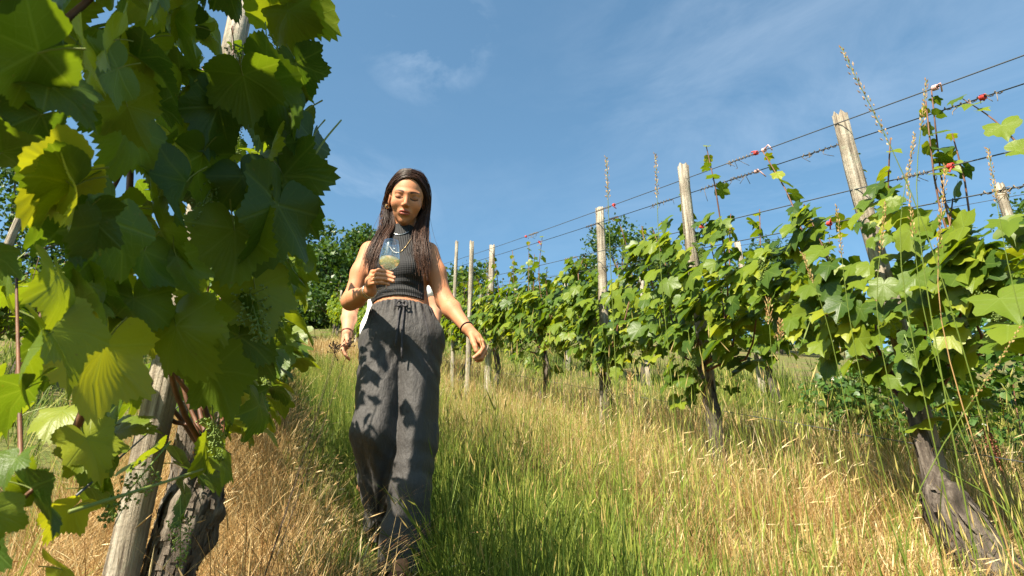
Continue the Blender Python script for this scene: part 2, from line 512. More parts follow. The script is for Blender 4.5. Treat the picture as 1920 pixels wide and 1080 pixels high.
def canopy(g, count, s0, n0, half_u, h0, h1, wmin, wmax, side, gap=0.0, face=0.6, vary=1.0):
    """leaf positions, frames in world space for a stretch of row round s0, n0"""
    K = int(count * 1.9) + 20
    u = g.uniform(-half_u, half_u, K)
    f = g.uniform(0, 1, K)
    lo = h0 + 0.20 * vary * (u / half_u) ** 2 + 0.10 * np.sin(u * 5.3 + s0 * 3.1) + 0.07 * np.sin(u * 13 + s0 * 7)
    hi = h1 - 0.22 * vary * (u / half_u) ** 2 + 0.10 * np.sin(u * 6.1 + s0 * 5.7) + 0.10 * np.sin(u * 15 + s0 * 2.3)
    h = lo + (hi - lo) * f ** 0.9
    bulge = np.sin(np.clip((h - h0) / (h1 - h0), 0, 1) * math.pi) ** 0.5
    w = np.where(g.random(K) < face, np.where(side > 0, wmax, wmin) * g.uniform(0.45, 1, K), g.uniform(wmin, wmax, K)) * (0.55 + 0.45 * bulge)
    keep = np.ones(K, bool)
    if gap > 0:
        q = np.stack([u * 1.0 + s0, w * 0.6, h], -1)
        keep = wob(q, 1.0, 9.0, 77) + g.normal(0, .25, K) > -0.9 + gap * 1.2
    idx = np.nonzero(keep)[0][:count]
    u, w, h = u[idx], w[idx], h[idx]
    x, y = xy(s0 + u, n0 + w)
    z = 0.3307 * (s0 + u) + 0.16 * max(n0, -0.5) + 0.0021 * np.maximum(s0 + u - 4, 0) ** 2 + h
    P = np.stack([x, y, z], -1)
    ws = np.where(np.abs(w) < 0.03, g.choice([-1, 1], len(w)), np.sign(w))
    out = np.stack([RN[0] * ws, RN[1] * ws, np.zeros(len(w))], -1)
    nor = out * 0.75 + np.array((0, 0, 0.62)) + g.normal(0, 0.42, P.shape) + np.array(sun_dir) * (0.75 if side < 0 else 0.25)
    tip = out * 0.45 + np.array((RN[0], RN[1], 0)) * (side * .38) + np.array((0, 0, -0.85)) + g.normal(0, 0.45, P.shape)
    return P, frames(tip, nor), u, w, h

def make_vine(s0, n0, seed, label, group=None, half=0.66, h0=0.55, h1=1.5, wmin=-0.26, wmax=0.26, side=-1, n_leaf=260, n_mass=220,
              size=(0.062, 0.098), shoots=6, trunk=None, trad=(0.055, 0.042, 0.045, 0.032), meshes=None, clusters=5, gap=0.0, ridge=.17, keepout=None, far=None, canes=True, vary=1.0):
    g = rng(seed)
    x0, y0 = xy(s0, n0)
    base = np.array((x0, y0, gz(x0, y0)))
    if trunk is not None:
        base = np.array((trunk[0][0], trunk[0][1], gz(trunk[0][0], trunk[0][1])))
    t = thing('grapevine', base, label, 'grapevine', group)
    top = None
    if trunk is None:
        lx, ly = g.uniform(-.08, .08, 2)
        trunk = [base + (0, 0, -.06), base + (lx * .4, ly * .4, .2), base + (lx + .03, ly, .42), base + (lx, ly, 0.68)]
    trunk = [np.asarray(p, float) for p in trunk]
    V, Q, T = bark_trunk(trunk, trad, seed, n=28 if far is None else 8, m=44 if far is None else 8, ridge=ridge)
    ob('trunk', mk_mesh('trunk', V - base, [Q, T], [M['bark_dark' if side < 0 else 'bark']], True), t)
    head = trunk[-1]
    if far is None:
        # shreds of peeling bark
        a = Acc(); Pt = spline(trunk, 40); rt = np.interp(np.linspace(0, 1, 40), np.linspace(0, 1, len(trad)), trad)
        for k in range(170 if ridge > .2 else 50):
            i = int(g.integers(1, 30)); L_ = int(g.integers(4, 9)); an = g.uniform(0, 6.28) ; wv = g.uniform(.003, .010)
            j = min(39, i + L_); seg = np.linspace(i, j, 5)
            A_ = []
            for q_, t_ in enumerate(seg):
                c = np.array([np.interp(t_, np.arange(40), Pt[:, m_]) for m_ in range(3)]); r_ = np.interp(t_, np.arange(40), rt) * (1.02 + .10 * g.random()) + .010 * ((q_ - 2) / 2.0) ** 2 * g.random()
                aa = an + .05 * math.sin(q_ * 1.3 + k)
                for d_ in (-1, 1):
                    b_ = aa + d_ * wv / max(r_, .02)
                    A_.append(c + np.array((math.cos(b_), math.sin(b_), 0)) * r_)
            a.add(np.array(A_) - base, [(2 * m_, 2 * m_ + 1, 2 * m_ + 3, 2 * m_ + 2) for m_ in range(4)])
        tag(ob('bark', a.mesh('bark', [M['bark_dark' if side < 0 else 'bark']], False), t), kind='stuff')
    # woody canes from the trunk head, then the season's shoots
    tips = []
    for k in range(shoots if canes else 0):
        u = g.uniform(-half * .95, half * .95)
        w = g.uniform(wmin, wmax) * .6
        hh = h1 + (g.uniform(-.25, .28) if side > 0 else g.uniform(-.15, .48))
        xa, ya = xy(s0 + u * .75, n0 + w * .4); xb, yb = xy(s0 + u, n0 + w)
        za = gz(xa, ya); zb = gz(xb, yb)
        mid = np.array((xa, ya, za + 0.84 + g.uniform(-.1, .2)))
        tipp = np.array((xb + g.normal(0, .06), yb + g.normal(0, .06), zb + hh))
        midt = (mid + tipp) / 2 + g.normal(0, .05, 3)
        pth = spline([head - (0, 0, .04), (head + mid) / 2 + g.normal(0, .03, 3), mid, midt, tipp], 12)
        a = Acc(); a.tube(pth, np.linspace(.0085, .0028, 12), 5)
        ob('cane', a.mesh('cane', [M['cane']]), t).location = tuple(-base)
        tips.append((midt, tipp))
    P, Fm, u, w, h = canopy(g, n_leaf + n_mass, s0, n0, half, h0, h1, wmin, wmax, side, gap, vary=vary)
    # leaves along the free shoot tips
    PP, NN, TT, SS = [], [], [], []
    for a_, b_ in tips:
        L = np.linalg.norm(b_ - a_)
        for q in np.arange(0.25, 1.02, 0.075 / max(L, .2)):
            c = a_ + (b_ - a_) * min(q, 1)
            ang = g.uniform(0, 6.28)
            o_ = np.array((math.cos(ang), math.sin(ang), 0))
            PP.append(c + o_ * 0.03 * (1.2 - q)); NN.append(np.array((0, 0, .8)) + o_ * .5 + g.normal(0, .3, 3)); TT.append(o_ + (0, 0, -.4 + .5 * q)); SS.append((.075 - .045 * q))
    S = g.uniform(size[0], size[1], len(P)) * np.where(h > h1 - .15, .82, 1)
    if PP:
        P = np.concatenate([P, PP]); Fm = np.concatenate([Fm, frames(np.array(TT), np.array(NN))]); S = np.concatenate([S, SS])
        w = np.concatenate([w, np.full(len(PP), side * 1.0)])
    if keepout is not None:
        ok = keepout(P)
        P, Fm, S, w = P[ok], Fm[ok], S[ok], w[ok]
    cd = np.linalg.norm(P - np.array((0, 0, CAM_Z)), axis=1)
    order = np.argsort(cd - 0.8 * side * w)
    i1, i2 = order[:n_leaf], order[n_leaf:]
    if far is not None:
        leaf_mass('foliage', t, base, P, Fm, S * 1.12, far, g, M['leaf_mass'])
        return t
    leaf_objects(t, base, P[i1], Fm[i1], S[i1], meshes or MESH_MD, g)
    if len(i2):
        leaf_mass('foliage', t, base, P[i2], Fm[i2], S[i2], LEAF_MD[0], g, M['leaf_mass'])
    for k in range(clusters):
        j = i1[int(g.integers(len(i1)))]
        grape_cluster(t, base, P[j] + (0, 0, -.05), g)
    return t

def berry():
    a = [(0, 0, 1), (.9, 0, .3), (-.45, .8, .3), (-.45, -.8, .3), (0, 0, -.9)]
    return np.array(a, float), np.array([(0, 1, 2), (0, 2, 3), (0, 3, 1), (4, 2, 1), (4, 3, 2), (4, 1, 3)])
def cluster_mesh(seed):
    g = rng(seed); a = Acc(); bv, bt = berry()
    a.tube([(0, 0, .05), (0, 0, 0), (.004, 0, -.10)], [.0016, .0016, .001], 4)
    for k in range(110):
        z = -g.uniform(0, 1) ** 1.1
        r = 0.032 * (1 + z * .75) + .004
        ang = g.uniform(0, 6.28)
        p = np.array((math.cos(ang) * r * g.uniform(.3, 1), math.sin(ang) * r * g.uniform(.3, 1), z * .105))
        a.add(bv * .0034 + p, None, bt)
        if k % 6 == 0: a.tube([(0, 0, p[2] + .01), p], [.0009, .0007], 3, cap=False)
    return a.mesh('grape_cluster', [M['grape']])
CLUST = [cluster_mesh(k) for k in (1, 2, 3)]
def grape_cluster(parent, base, p, g, s=1.0):
    o = ob('grape_cluster', CLUST[int(g.integers(3))], parent)
    o.location = tuple(np.asarray(p) - base)
    o.rotation_euler = (g.normal(0, .25), g.normal(0, .25), g.uniform(0, 6.28))
    o.scale = (s, s, s)

# ------------------------------------------------------------------ posts
def post_mesh(seed, h, r):
    m, n = 14, 14
    g = rng(seed)
    zz = np.linspace(-.12, h, m)
    P = np.stack([.012 * np.sin(zz * 2.1 + seed), .012 * np.cos(zz * 1.7 + seed * 2), zz], -1)
    V, Q, T = tube(P, np.linspace(r * 1.06, r * .92, m), n, True, .085, seed)
    ang = np.tile(np.arange(n) * 2 * math.pi / n, m)
    C = np.repeat(P, n, 0)
    k = 1 + .06 * np.sin(3 * ang + seed) + .05 * np.sin(5 * ang + seed * 3)
    V[:m * n] = C + (V[:m * n] - C) * k[:, None]
    V[(m - 1) * n:m * n, 2] += g.uniform(-.018, .018, n)
    return mk_mesh('vineyard_post', V, [Q, T], [M['post']], True)
POSTS = [post_mesh(k, 2.0, .036) for k in (1, 2, 3)]
def post(x, y, label, hscale=1.0, tilt=(0, 0), k=0, group=None, rs=1.0):
    o = ob('vineyard_post', POSTS[k % 3], None, (x, y, gz(x, y)))
    o.rotation_euler = (R(tilt[0]), R(tilt[1]), k * 1.3)
    o.scale = (rs, rs, hscale)
    return tag(o, label, 'post', group)

NR, NR2, NL, NL2 = 2.39, 5.0, -0.22, -2.85
S_R = 1.863
DS = 1.234
GP = 'wooden posts of the vine rows'
ORD = 'first second third fourth fifth sixth seventh eighth ninth tenth eleventh twelfth thirteenth fourteenth fifteenth sixteenth seventeenth eighteenth nineteenth twentieth'.split()
x, y = 1.56, 2.60
post(x, y, 'tall pale weathered post, nearest of the right-hand vine row, above the dark stump', 0.985, (-1, 0), 0, GP)
post(*xy(S_R + DS, NR), 'pale weathered post standing second in the right-hand row, up from the stump', 1.0, (0, -1), 1, GP)
post(*xy(S_R + 2 * DS, NR), 'weathered post standing third in the right-hand row, up from the stump', 0.99, (1, -1.5), 2, GP)
post(*xy(S_R + 4.05 * DS, NR), 'short pale post right of the two thin posts beside the woman', 0.98, (0, 0), 3, GP)
p = at(879, 600, 7.2); post(p[0], p[1], 'taller of the two thin posts just right of the woman', 1.0, (0, .5), 4, GP, .75)
p = at(853, 600, 8.1); post(p[0], p[1], 'thin grey post closest to the woman on her right-hand side of the picture', 1.06, (0, -.5), 5, GP, .65)
for k in range(7, 18, 2):
    post(*xy(S_R + k * DS, NR), f'{ORD[(k - 7) // 2]} of the small far posts high up the right-hand row', 0.85, (0, 0), k, 'far posts of the right-hand row')
x, y = xy(2.02, NL)
post(-.94, 1.80, 'grey post behind the leaves at far left, beside the thick gnarled trunk', 1.08, (0, 0.5), 2, GP, 1.1)
for k in range(1, 9):
    post(*xy(2.02 + k * 2 * DS, NL), f'{ORD[k]} post up the left-hand row, half hidden in the leaves', 0.9, (0, 0), k, 'hidden posts of the left-hand row')
lab2 = ['pale leaning post at the right edge of the picture, in the second row', 'slim pale post in the second row left of the tall nearest post', 'far slim post of the second row above the vines']
for k in range(0, 12):
    s_ = 2.806 + (k - 1) * DS * 1.0
    if k in (1,):
        post(3.65, 4.42, lab2[0], .97, (0, -1.5), 1, GP)
    elif k == 3:
        post(*xy(5.6, NR2), lab2[1], .95, (0, 1.0), 2, GP)
    elif k >= 5 and k % 2:
        post(*xy(s_, NR2), f'{ORD[k // 2 + 0]} post of the second row, far up above the vines', .82, (0, 0), k, 'far posts of the second row')
post(-4.6, 5.4, 'leaning grey post seen through the leaves at the left edge', 1.05, (4, 9), 0, GP)

# ------------------------------------------------------------------ wires
def wire(n, h, label, s_a=-1.6, s_b=24, ties=(), r=.0027, group=None):
    s_ = np.linspace(s_a, s_b, 40)
    x, y = xy(s_, n)
    z = 0.3307 * s_ + 0.16 * n + 0.0021 * np.maximum(s_ - 4, 0) ** 2 + h
    P = np.stack([x, y, z], -1)
    base = P[0].copy()
    a = Acc(); a.tube(P - base, r, 5)
    o = ob('trellis_wire', a.mesh('trellis_wire', [M['wire']]), None, tuple(base))
    tag(o, label, 'wire', group)
    for k, (st, kind) in enumerate(ties):
        g = rng(int(st * 100) + k)
        x, y = xy(st, n); c = np.array((x, y, np.interp(st, s_, z))) - base
        d = nrm(np.array((RD[0], RD[1], .34)))
        a = Acc()
        if kind == 'dry':
            L = g.uniform(.12, .26); q = np.linspace(0, 1, 34)
            e1 = nrm(np.cross(d, (0, 0, 1))); e2 = np.cross(d, e1)
            pth = c + np.outer(q * L, d) + np.outer(np.cos(q * 45), e1) * .007 + np.outer(np.sin(q * 45), e2) * .008
            a.tube(pth, .0024, 4)
            for j in range(5):
                b = pth[int(g.integers(34))]
                a.tube(spline([b, b + g.normal(0, .012, 3) - (0, 0, .012), b + g.normal(0, .016, 3) - (0, 0, .03)], 5), .0016, 4)
            ob('tendril', a.mesh('tendril', [M['dry_tendril']]), o)
        else:
            e1 = nrm(np.cross(d, (0, 0, 1)))
            for j in range(3):
                q = np.linspace(0, 6.28, 9)
                e2 = np.cross(d, e1)
                pth = c + d * (j * .007) + np.outer(np.cos(q), e1) * .009 + np.outer(np.sin(q), e2) * .009
                a.tube(pth, .0036, 5)
            a.tube(spline([c, c + g.normal(0, .012, 3), c + g.normal(0, .02, 3) + (0, 0, -.015)], 5), .0035, 5)
            ob('tie', a.mesh('tie', [M['tie_red' if kind == 'red' else 'tie_pink']]), o)
    return o
wire(NR - .03, 1.905, 'topmost dark wire of the right-hand row, crossing the blue sky', ties=((1.42, 'pink'), (2.42, 'red'), (2.36, 'pink'), (2.45, 'dry'), (3.94, 'red'), (4.0, 'dry'), (5.4, 'dry'), (5.7, 'red')))
wire(NR + .03, 1.815, 'dark wire just below the topmost one in the right-hand row', ties=((1.30, 'red'), (1.24, 'dry'), (1.95, 'dry'), (2.5, 'pink'), (2.52, 'dry'), (2.75, 'dry'), (3.3, 'dry'), (4.0, 'dry'), (4.3, 'dry'), (5.5, 'red')))
wire(NR - .03, 1.545, 'dark wire at mid height of the right-hand row, above the leaves', ties=((1.45, 'red'), (1.55, 'dry'), (2.95, 'red'), (4.6, 'dry')))
wire(NR + .03, 1.415, 'dark wire skimming the leaf tops of the right-hand row', ties=((1.12, 'red'), (1.18, 'dry'), (2.1, 'red'), (3.4, 'red')))
wire(NR, 0.42, 'low wire under the leaves of the right-hand row', r=.0018)
wire(NR2, 1.85, 'upper wire of the second row, at the right edge of the picture', r=.0024, ties=((3.9, 'red'),))
wire(NR2, 1.45, 'lower wire of the second row behind the right-hand vines', r=.0024)
wire(NL, 0.70, 'lowest wire of the left-hand row, behind the near leaves', r=.002, s_a=1.2)
wire(NL, 1.30, 'middle wire of the left-hand row, among the leaves', r=.002, s_a=1.9)

# ------------------------------------------------------------------ the vine rows
GV = 'vines of the right-hand row'
R1b = np.array((1.565, 2.36)); z1 = gz(*R1b)
make_vine(S_R - DS * .96, NR, 100, 'vine at the right edge of the picture, cut off by the frame', GV, n_leaf=150, n_mass=140, h0=.6, h1=1.42, half=.55)
make_vine(S_R + .02, NR, 101, 'vine on the thick dark leaning stump at the nearest right post', GV, n_leaf=300, n_mass=50, h0=.62, h1=1.50, size=(.045, .10),
          trunk=[(1.57, 2.25, z1 - .12), (1.545, 2.31, z1 + .00), (1.525, 2.38, z1 + .13), (1.505, 2.46, z1 + .28), (1.50, 2.50, z1 + .40), (1.505, 2.54, z1 + .66)], trad=(.092, .086, .082, .074, .030, .02), shoots=9, ridge=.26, clusters=7, gap=.25, vary=1.9, half=.56)
def corner_shoot():
    v = [o for o in COL.objects if o.get('label', '').startswith('vine at the right edge')][0]
    b = np.array(v.location); g = rng(88)
    pth = spline([at(2010, 360, 1.75), at(1915, 275, 1.85), at(1860, 222, 1.95), at(1800, 182, 2.05)], 12)
    a = Acc(); a.tube(pth - b, np.linspace(.0045, .0014, 12), 6); ob('cane', a.mesh('cane', [M['cane']]), v)
    P, T_, N_, S = [], [], [], []
    for px, py, Y, tx, ty, sc in ((1878, 236, 1.9, 1890, 268, 1), (1838, 206, 1.97, 1850, 218, 1), (1822, 196, 2.0, 1812, 212, 1), (1905, 282, 1.85, 1935, 292, 1.2), (1795, 184, 2.05, 1788, 198, 1), (1870, 640, 1.75, 1915, 668, 1.3), (1890, 610, 1.7, 1940, 640, 1.5), (1875, 560, 1.75, 1900, 610, 1.2)):
        p_ = at(px, py, Y); P.append(p_); T_.append(at(tx, ty, Y) - p_); N_.append(np.array((-.5, -.7, .9)) + g.normal(0, .2, 3)); S.append(np.linalg.norm(at(tx, ty, Y) - p_) * 1.1 * sc)
    leaf_objects(v, b, np.array(P), frames(np.array(T_), np.array(N_)), np.array(S), MESH_MD, g)
corner_shoot()
ordw = ['second', 'third', 'fourth', 'fifth', 'sixth']
for k in range(1, 6):
    make_vine(S_R + k * DS - .05, NR, 101 + k, f'{ordw[k - 1]} vine of the right-hand row, counting up the slope from the stump', GV, n_leaf=(290, 270, 240, 200, 160)[k - 1], n_mass=(60, 60, 80, 90, 110)[k - 1], size=(.045, .098), shoots=(9, 9, 7, 6, 6)[k - 1],
              h0=(.54, .56, .6, .6, .6)[k - 1], h1=(1.62, 1.38, 1.42, 1.38, 1.38)[k - 1], clusters=4, gap=(.25, .3, .2, .2, .1)[k - 1], vary=(2.0, 1.5, 1.2, 1.2, 1.2)[k - 1], half=(.55, .58, .6, .62, .64)[k - 1], trad=(.042, .034, .038, .028))
def copy_tree(o, parent=None):
    c = o.copy(); COL.objects.link(c)
    if parent is not None: c.parent = parent
    for ch in list(o.children): copy_tree(ch, c)
    return c
def far_row(n0, s_list, seed, label, group, h1=1.42, cnt=320, tpl=None, first=0):
    protos = []
    for i, s_ in enumerate(s_list):
        x, y = xy(s_, n0)
        if len(protos) < 3:
            protos.append(make_vine(s_, n0, seed + i, label.format(ORD[i + first]), group, n_leaf=cnt, n_mass=0, h1=h1, shoots=5, far=tpl or LEAF_LO, clusters=0, trad=(.05, .04, .04, .03)))
        else:
            c = copy_tree(protos[i % 3]); c['label'] = label.format(ORD[i + first]); c.location = (x, y, gz(x, y)); c.scale = (1, 1, .92 + .16 * ((i * 7) % 5) / 4)
far_row(NR, [S_R + k * DS for k in range(6, 19)], 200, '{} vine of the right-hand row, small and far up the slope', 'far vines of the right-hand row', first=6)
LEAF_M2 = leaf_shape(15, 0.03, 51, .25, .3, .05, ring=False, petiole=False)
far_row(NR2, [1.7 + k * DS for k in range(0, 17)], 230, '{} vine of the second row, behind the right-hand row', 'vines of the second row', h1=1.36, cnt=330, tpl=LEAF_M2)
far_row(NL2, [2.6 + k * DS for k in range(0, 14)], 260, '{} vine of the leftmost row, seen through gaps in the near leaves', 'vines of the leftmost row', h1=1.3, cnt=300, tpl=LEAF_M2)

def left_keep(P):
    s, n = sn(P[:, 0], P[:, 1])
    d = np.linalg.norm(P - np.array((0, 0, CAM_Z)), axis=1)
    return (n < -.055 + .078 * np.minimum(s, 3.2) - rng(5).exponential(.06, len(P))) & (d > .52) & (s > .25)
GL = 'vines of the left-hand row'
make_vine(-.40, NL, 300, 'vine of the left-hand row standing beside the camera, outside the picture', GL, side=1, n_leaf=1, n_mass=460, h0=.62, h1=1.85, wmin=-.30, wmax=.12, size=(.075, .105), shoots=3, clusters=0, vary=.3,
          keepout=lambda P: (np.linalg.norm(P - np.array((0, 0, CAM_Z)), axis=1) > .42) & ((P[:, 1] < .05) | (P[:, 0] < -.80 * P[:, 1] - .12)))
def beside(P):
    s, n = sn(P[:, 0], P[:, 1])
    return left_keep(P) & (n < -.20 + .05 * s) & (np.linalg.norm(P - np.array((0, 0, CAM_Z)), axis=1) > .8)
v0 = make_vine(.88, NL, 301, 'large-leaved vine closest to the camera at the left edge', GL, side=1, n_leaf=170, n_mass=60, h0=.62, h1=1.86, wmin=-.52, wmax=-.02, size=(.052, .080), meshes=MESH_HI, shoots=0, clusters=0, keepout=beside, half=.66, vary=.3)
v0b = np.array(v0.location)
def shade_roof_over_near_vine():  # unseen extra leaves above the frame, added to shade the near leaves
    g = rng(950); P, Fm, u, w, h = canopy(g, 330, .72, NL, .75, 1.72, 2.12, -.60, .02, -1, face=.3, vary=.2)
    ok = P[:, 2] - CAM_Z > 1.05 * P[:, 1] + .02
    P, Fm = P[ok], Fm[ok]
    leaf_mass('foliage', v0, v0b, P, Fm, g.uniform(.06, .09, len(P)), LEAF_MD[1], g, M['leaf_mass'])
shade_roof_over_near_vine()
def near_leaves():
    g = rng(900)
    spec = [  # stalk end, tip (picture positions), distance, how far it turns away sideways / upwards
        (40, 80, 95, 245, .78, .1, .1), (-20, 175, 95, 310, .70, .0, .2), (285, -25, 225, 118, .86, .2, .1), (325, 30, 388, 158, .95, -.3, .1),
        (415, -40, 428, 58, 1.1, .2, .2), (520, -15, 604, 92, 1.22, .3, .1), (555, 118, 603, 192, 1.3, -.3, .2), (500, 150, 532, 300, 1.2, .2, 0), (455, 140, 472, 268, 1.1, -.2, .2),
        (330, 185, 372, 310, 1.1, .1, .2), (238, 240, 320, 402, .9, 1.6, .2), (505, 295, 548, 412, 1.2, -.2, .7), (532, 330, 606, 470, 1.26, .2, .1), (522, 385, 592, 540, 1.2, 1.3, .1),
        (585, 262, 658, 355, 1.28, 1.4, .5), (205, 415, 346, 632, .82, 1.5, .1), (440, 430, 440, 600, 1.2, .1, .1), (330, 610, 372, 750, 1.15, -.2, .1), (195, 650, 285, 850, .92, 1.1, .05),
        (395, 695, 405, 812, 1.3, .2, .1), (448, 630, 452, 765, 1.4, -.2, .1), (478, 540, 520, 655, 1.3, .2, .1), (58, 915, 195, 1095, .74, -.2, -.3), (62, 918, -30, 845, .76, .1, .5),
        (45, 735, 20, 806, .8, .1, .9), (165, 835, 222, 925, 1.1, -.3, .5), (-25, 470, 62, 570, .72, .5, .4), (205, 130, 110, 330, .85, -.2, .1), (120, 330, 215, 400, 1.0, -.3, .6),
        (90, 20, 160, 130, .9, .2, .1), (-10, 10, 60, 130, .8, .2, .1), (380, 290, 430, 400, 1.15, .3, .1), (410, 200, 400, 330, 1.15, .1, .2), (300, 430, 330, 560, 1.1, .2, .1), (130, 560, 200, 690, 1.05, -.2, .2),
        (540, 20, 500, 130, 1.25, .1, .1), (455, 330, 500, 440, 1.2, .2, .2), (560, 220, 580, 330, 1.3, .1, .1), (520, 450, 545, 570, 1.35, -.1, .1), (270, 470, 250, 600, 1.05, .1, .3), (350, 340, 310, 470, 1.05, .2, .2), (330, 480, 390, 590, 1.1, -.2, .2),
        (250, 560, 300, 690, 1.1, .2, .3), (90, 640, 130, 760, 1.0, -.3, .3), (380, 590, 350, 700, 1.2, .2, .2), (30, 860, -20, 1000, .7, .2, .3), (-20, 960, 60, 1110, .7, .2, .3)]
    P, T_, N_, S = [], [], [], []
    for jx, jy, tx, ty, Y, side_, up in spec:
        a, b = at(jx, jy, Y), at(tx, ty, Y * g.uniform(.97, 1.03) - .02)
        to = nrm(np.array((0, 0, CAM_Z)) - a)
        nn = to * .8 + np.array((side_ * 1.5 + g.choice((-1, 1)) * g.uniform(.3, 1.0), 0, 0)) + np.array((0, 0, up * 1.5)) + g.normal(0, .2, 3)
        if g.random() < .45: nn = -nn * .9 + np.array((0, 0, .25))
        P.append(a); T_.append(b - a); N_.append(nn); S.append(np.linalg.norm(b - a) * .66 * min(1.0, Y / 1.15))
    leaf_objects(v0, v0b, np.array(P), frames(np.array(T_), np.array(N_)), np.array(S), MESH_HI, g)
    for pts, r in (([(18, 800, 1.1), (40, 680, 1.1), (110, 530, 1.12), (240, 300, 1.15), (300, 150, 1.2)], .0055), ([(120, 860, 1.3), (200, 640, 1.25), (245, 330, 1.25), (230, 110, 1.25), (250, -60, 1.3)], .0085),
                   ([(-20, 110, .8), (70, 75, .82), (150, 15, .84), (230, -60, .86)], .0075), ([(110, 530, 1.12), (180, 500, 1.1), (235, 465, 1.1)], .003), ([(40, 900, .8), (30, 500, 1.0)], .003),
                   ([(590, 290, 1.28), (612, 258, 1.28), (640, 225, 1.28)], .0026), ([(-30, 990, .74), (30, 945, .74), (62, 918, .74)], .003), ([(130, 960, .78), (290, 910, .9), (380, 880, 1.2)], .0024)):
        a = Acc(); a.tube(spline([at(*p) - v0b for p in pts], 14), np.linspace(r, r * .7, 14), 7)
        ob('cane', a.mesh('cane', [M['cane' if r > .0028 else 'stem_green']]), v0)
    for px, py, Y, s in ((470, 110, 1.2, 1.1), (500, 90, 1.22, 1.0), (440, 105, 1.2, .9), (470, 570, 1.3, 1.3), (280, 890, 1.15, 1.0), (400, 800, 1.5, 1.0), (395, 370, 1.2, 1.0), (475, 430, 1.3, .9)):
        grape_cluster(v0, v0b, at(px, py - 15, Y), g, s)
near_leaves()
L1g = gz(-.85, 1.86)
make_vine(2.08, NL, 302, 'vine on the thick gnarled trunk with flaking bark beside the grey left post', GL, side=1, n_leaf=230, n_mass=0, h0=.66, h1=1.72, wmin=-.24, wmax=.34, size=(.052, .09), meshes=MESH_HI, shoots=8, clusters=9, keepout=left_keep,
          trunk=[(-.885, 1.80, L1g - .1), (-.875, 1.84, L1g + .1), (-.868, 1.87, L1g + .3), (-.850, 1.89, L1g + .46), (-.825, 1.92, L1g + .62)], trad=(.074, .062, .058, .068, .04), gap=.45, ridge=.26)
make_vine(3.32, NL, 303, 'second vine up the slope in the left-hand row, behind the thick trunk', GL, side=1, n_leaf=200, n_mass=40, h0=.5, h1=1.52, wmin=-.26, wmax=.42, size=(.065, .095), shoots=5, gap=.3, clusters=4, keepout=left_keep)
make_vine(4.56, NL, 304, 'third vine up the slope in the left-hand row', GL, side=1, n_leaf=160, n_mass=120, h0=.5, h1=1.42, wmin=-.26, wmax=.40, shoots=5, clusters=0, keepout=left_keep)
far_row(NL, [5.8 + k * DS for k in range(0, 13)], 320, '{} vine up the left-hand row, counting from the thick trunk', 'far vines of the left-hand row', h1=1.4, first=3)

# ------------------------------------------------------------------ trees on the hilltop
def tree(x, y, h, w, seed, label, nl=6500, ls=.19, trunk_h=.10, group='trees on the hilltop'):
    g = rng(seed)
    base = np.array((x, y, gz(x, y)))
    t = thing('leafy_tree', base, label, 'tree', group)
    a = Acc()
    a.tube(spline([(0, 0, -.2), (.1, 0, h * .2), (0, .1, h * .45), (.05, 0, h * .75)], 8), np.linspace(.05 * h ** .5 + .06, .03, 8), 7)
    cl = []
    for k in range(44):
        zz = g.uniform(trunk_h * .6, .93)
        rr = w * .5 * math.sin(min(1, (zz - trunk_h * .4) / (1 - trunk_h * .4) * .93 + .12) * math.pi) ** .7
        an = g.uniform(0, 6.28)
        c = np.array((math.cos(an) * rr * g.uniform(.45, 1), math.sin(an) * rr * g.uniform(.45, 1), zz * h))
        cl.append((c, w * g.uniform(.11, .2)))
        if k < 12: a.tube(spline([(0, 0, c[2] * .55), c * (.5, .5, .8), c], 5), np.linspace(.05, .012, 5), 5)
    ob('trunk', a.mesh('trunk', [M['bark']]), t)
    P = []
    for k in range(nl):
        c, r = cl[int(g.integers(len(cl)))]
        v = g.normal(size=3); v /= np.linalg.norm(v)
        P.append(c + v * r * g.uniform(.35, 1.15) * (1, 1, .8))
    P = np.array(P)
    nor = g.normal(0, .8, P.shape) + (0, 0, .6)
    tip = g.normal(0, 1, P.shape)
    Fm = frames(tip, nor)
    V = np.array([(-.42, -.2, 0), (.1, -.5, .1), (.5, .1, 0), (0, .6, .1)])
    S = g.uniform(.6, 1.2, nl) * ls
    VV = np.einsum('kij,vj->kvi', Fm * S[:, None, None], V) + P[:, None]
    Q = np.arange(nl * 4).reshape(-1, 4)
    tint = np.repeat(np.clip(g.normal(.45, .22, nl), 0, 1), 4)
    tag(ob('crown', mk_mesh('crown', VV.reshape(-1, 3), Q, [M['tree_leaf']], False, attrs={'tint': tint}), t), kind='stuff')
    return t
tree(-9.4, 28, 6.6, 5.2, 1, 'dense dark green tree between the left vines and the woman')
tree(-6.9, 29, 5.6, 4.6, 2, 'rounded tree directly behind the woman on the hilltop', 6000)
tree(-2.0, 31, 4.0, 4.6, 3, 'dark tree behind the two thin posts beside the woman', 5200)
tree(5.7, 32, 6.4, 5.6, 4, 'broad tree rising above the right-hand vines behind the third post', 5200)
tree(1.8, 33, 3.6, 4.6, 5, 'low tree on the hilltop left of the broad tree', 5000)
tree(10.2, 25, 4.6, 4.8, 6, 'small dark tree showing through the gap right of the second post', 6500, .15)
tree(15.6, 18, 5.6, 4.6, 7, 'tree at the right edge of the picture behind the second row', 6000, .14)
tree(-12.0, 14.5, 4.6, 5.0, 8, 'bushy tree glimpsed through the leaves at the left edge', 6500, .13)
tree(-8.5, 20, 3.2, 4.2, 9, 'low dark bush behind the left-hand vine row', 6000, .14)
tree(-12.5, 27, 5.6, 5.0, 10, 'hilltop tree hidden behind the left-hand vine row', 5000)
tree(-7.4, 26.8, 3.6, 5.0, 11, 'low dark bush at the top of the path left of the woman', 6000)
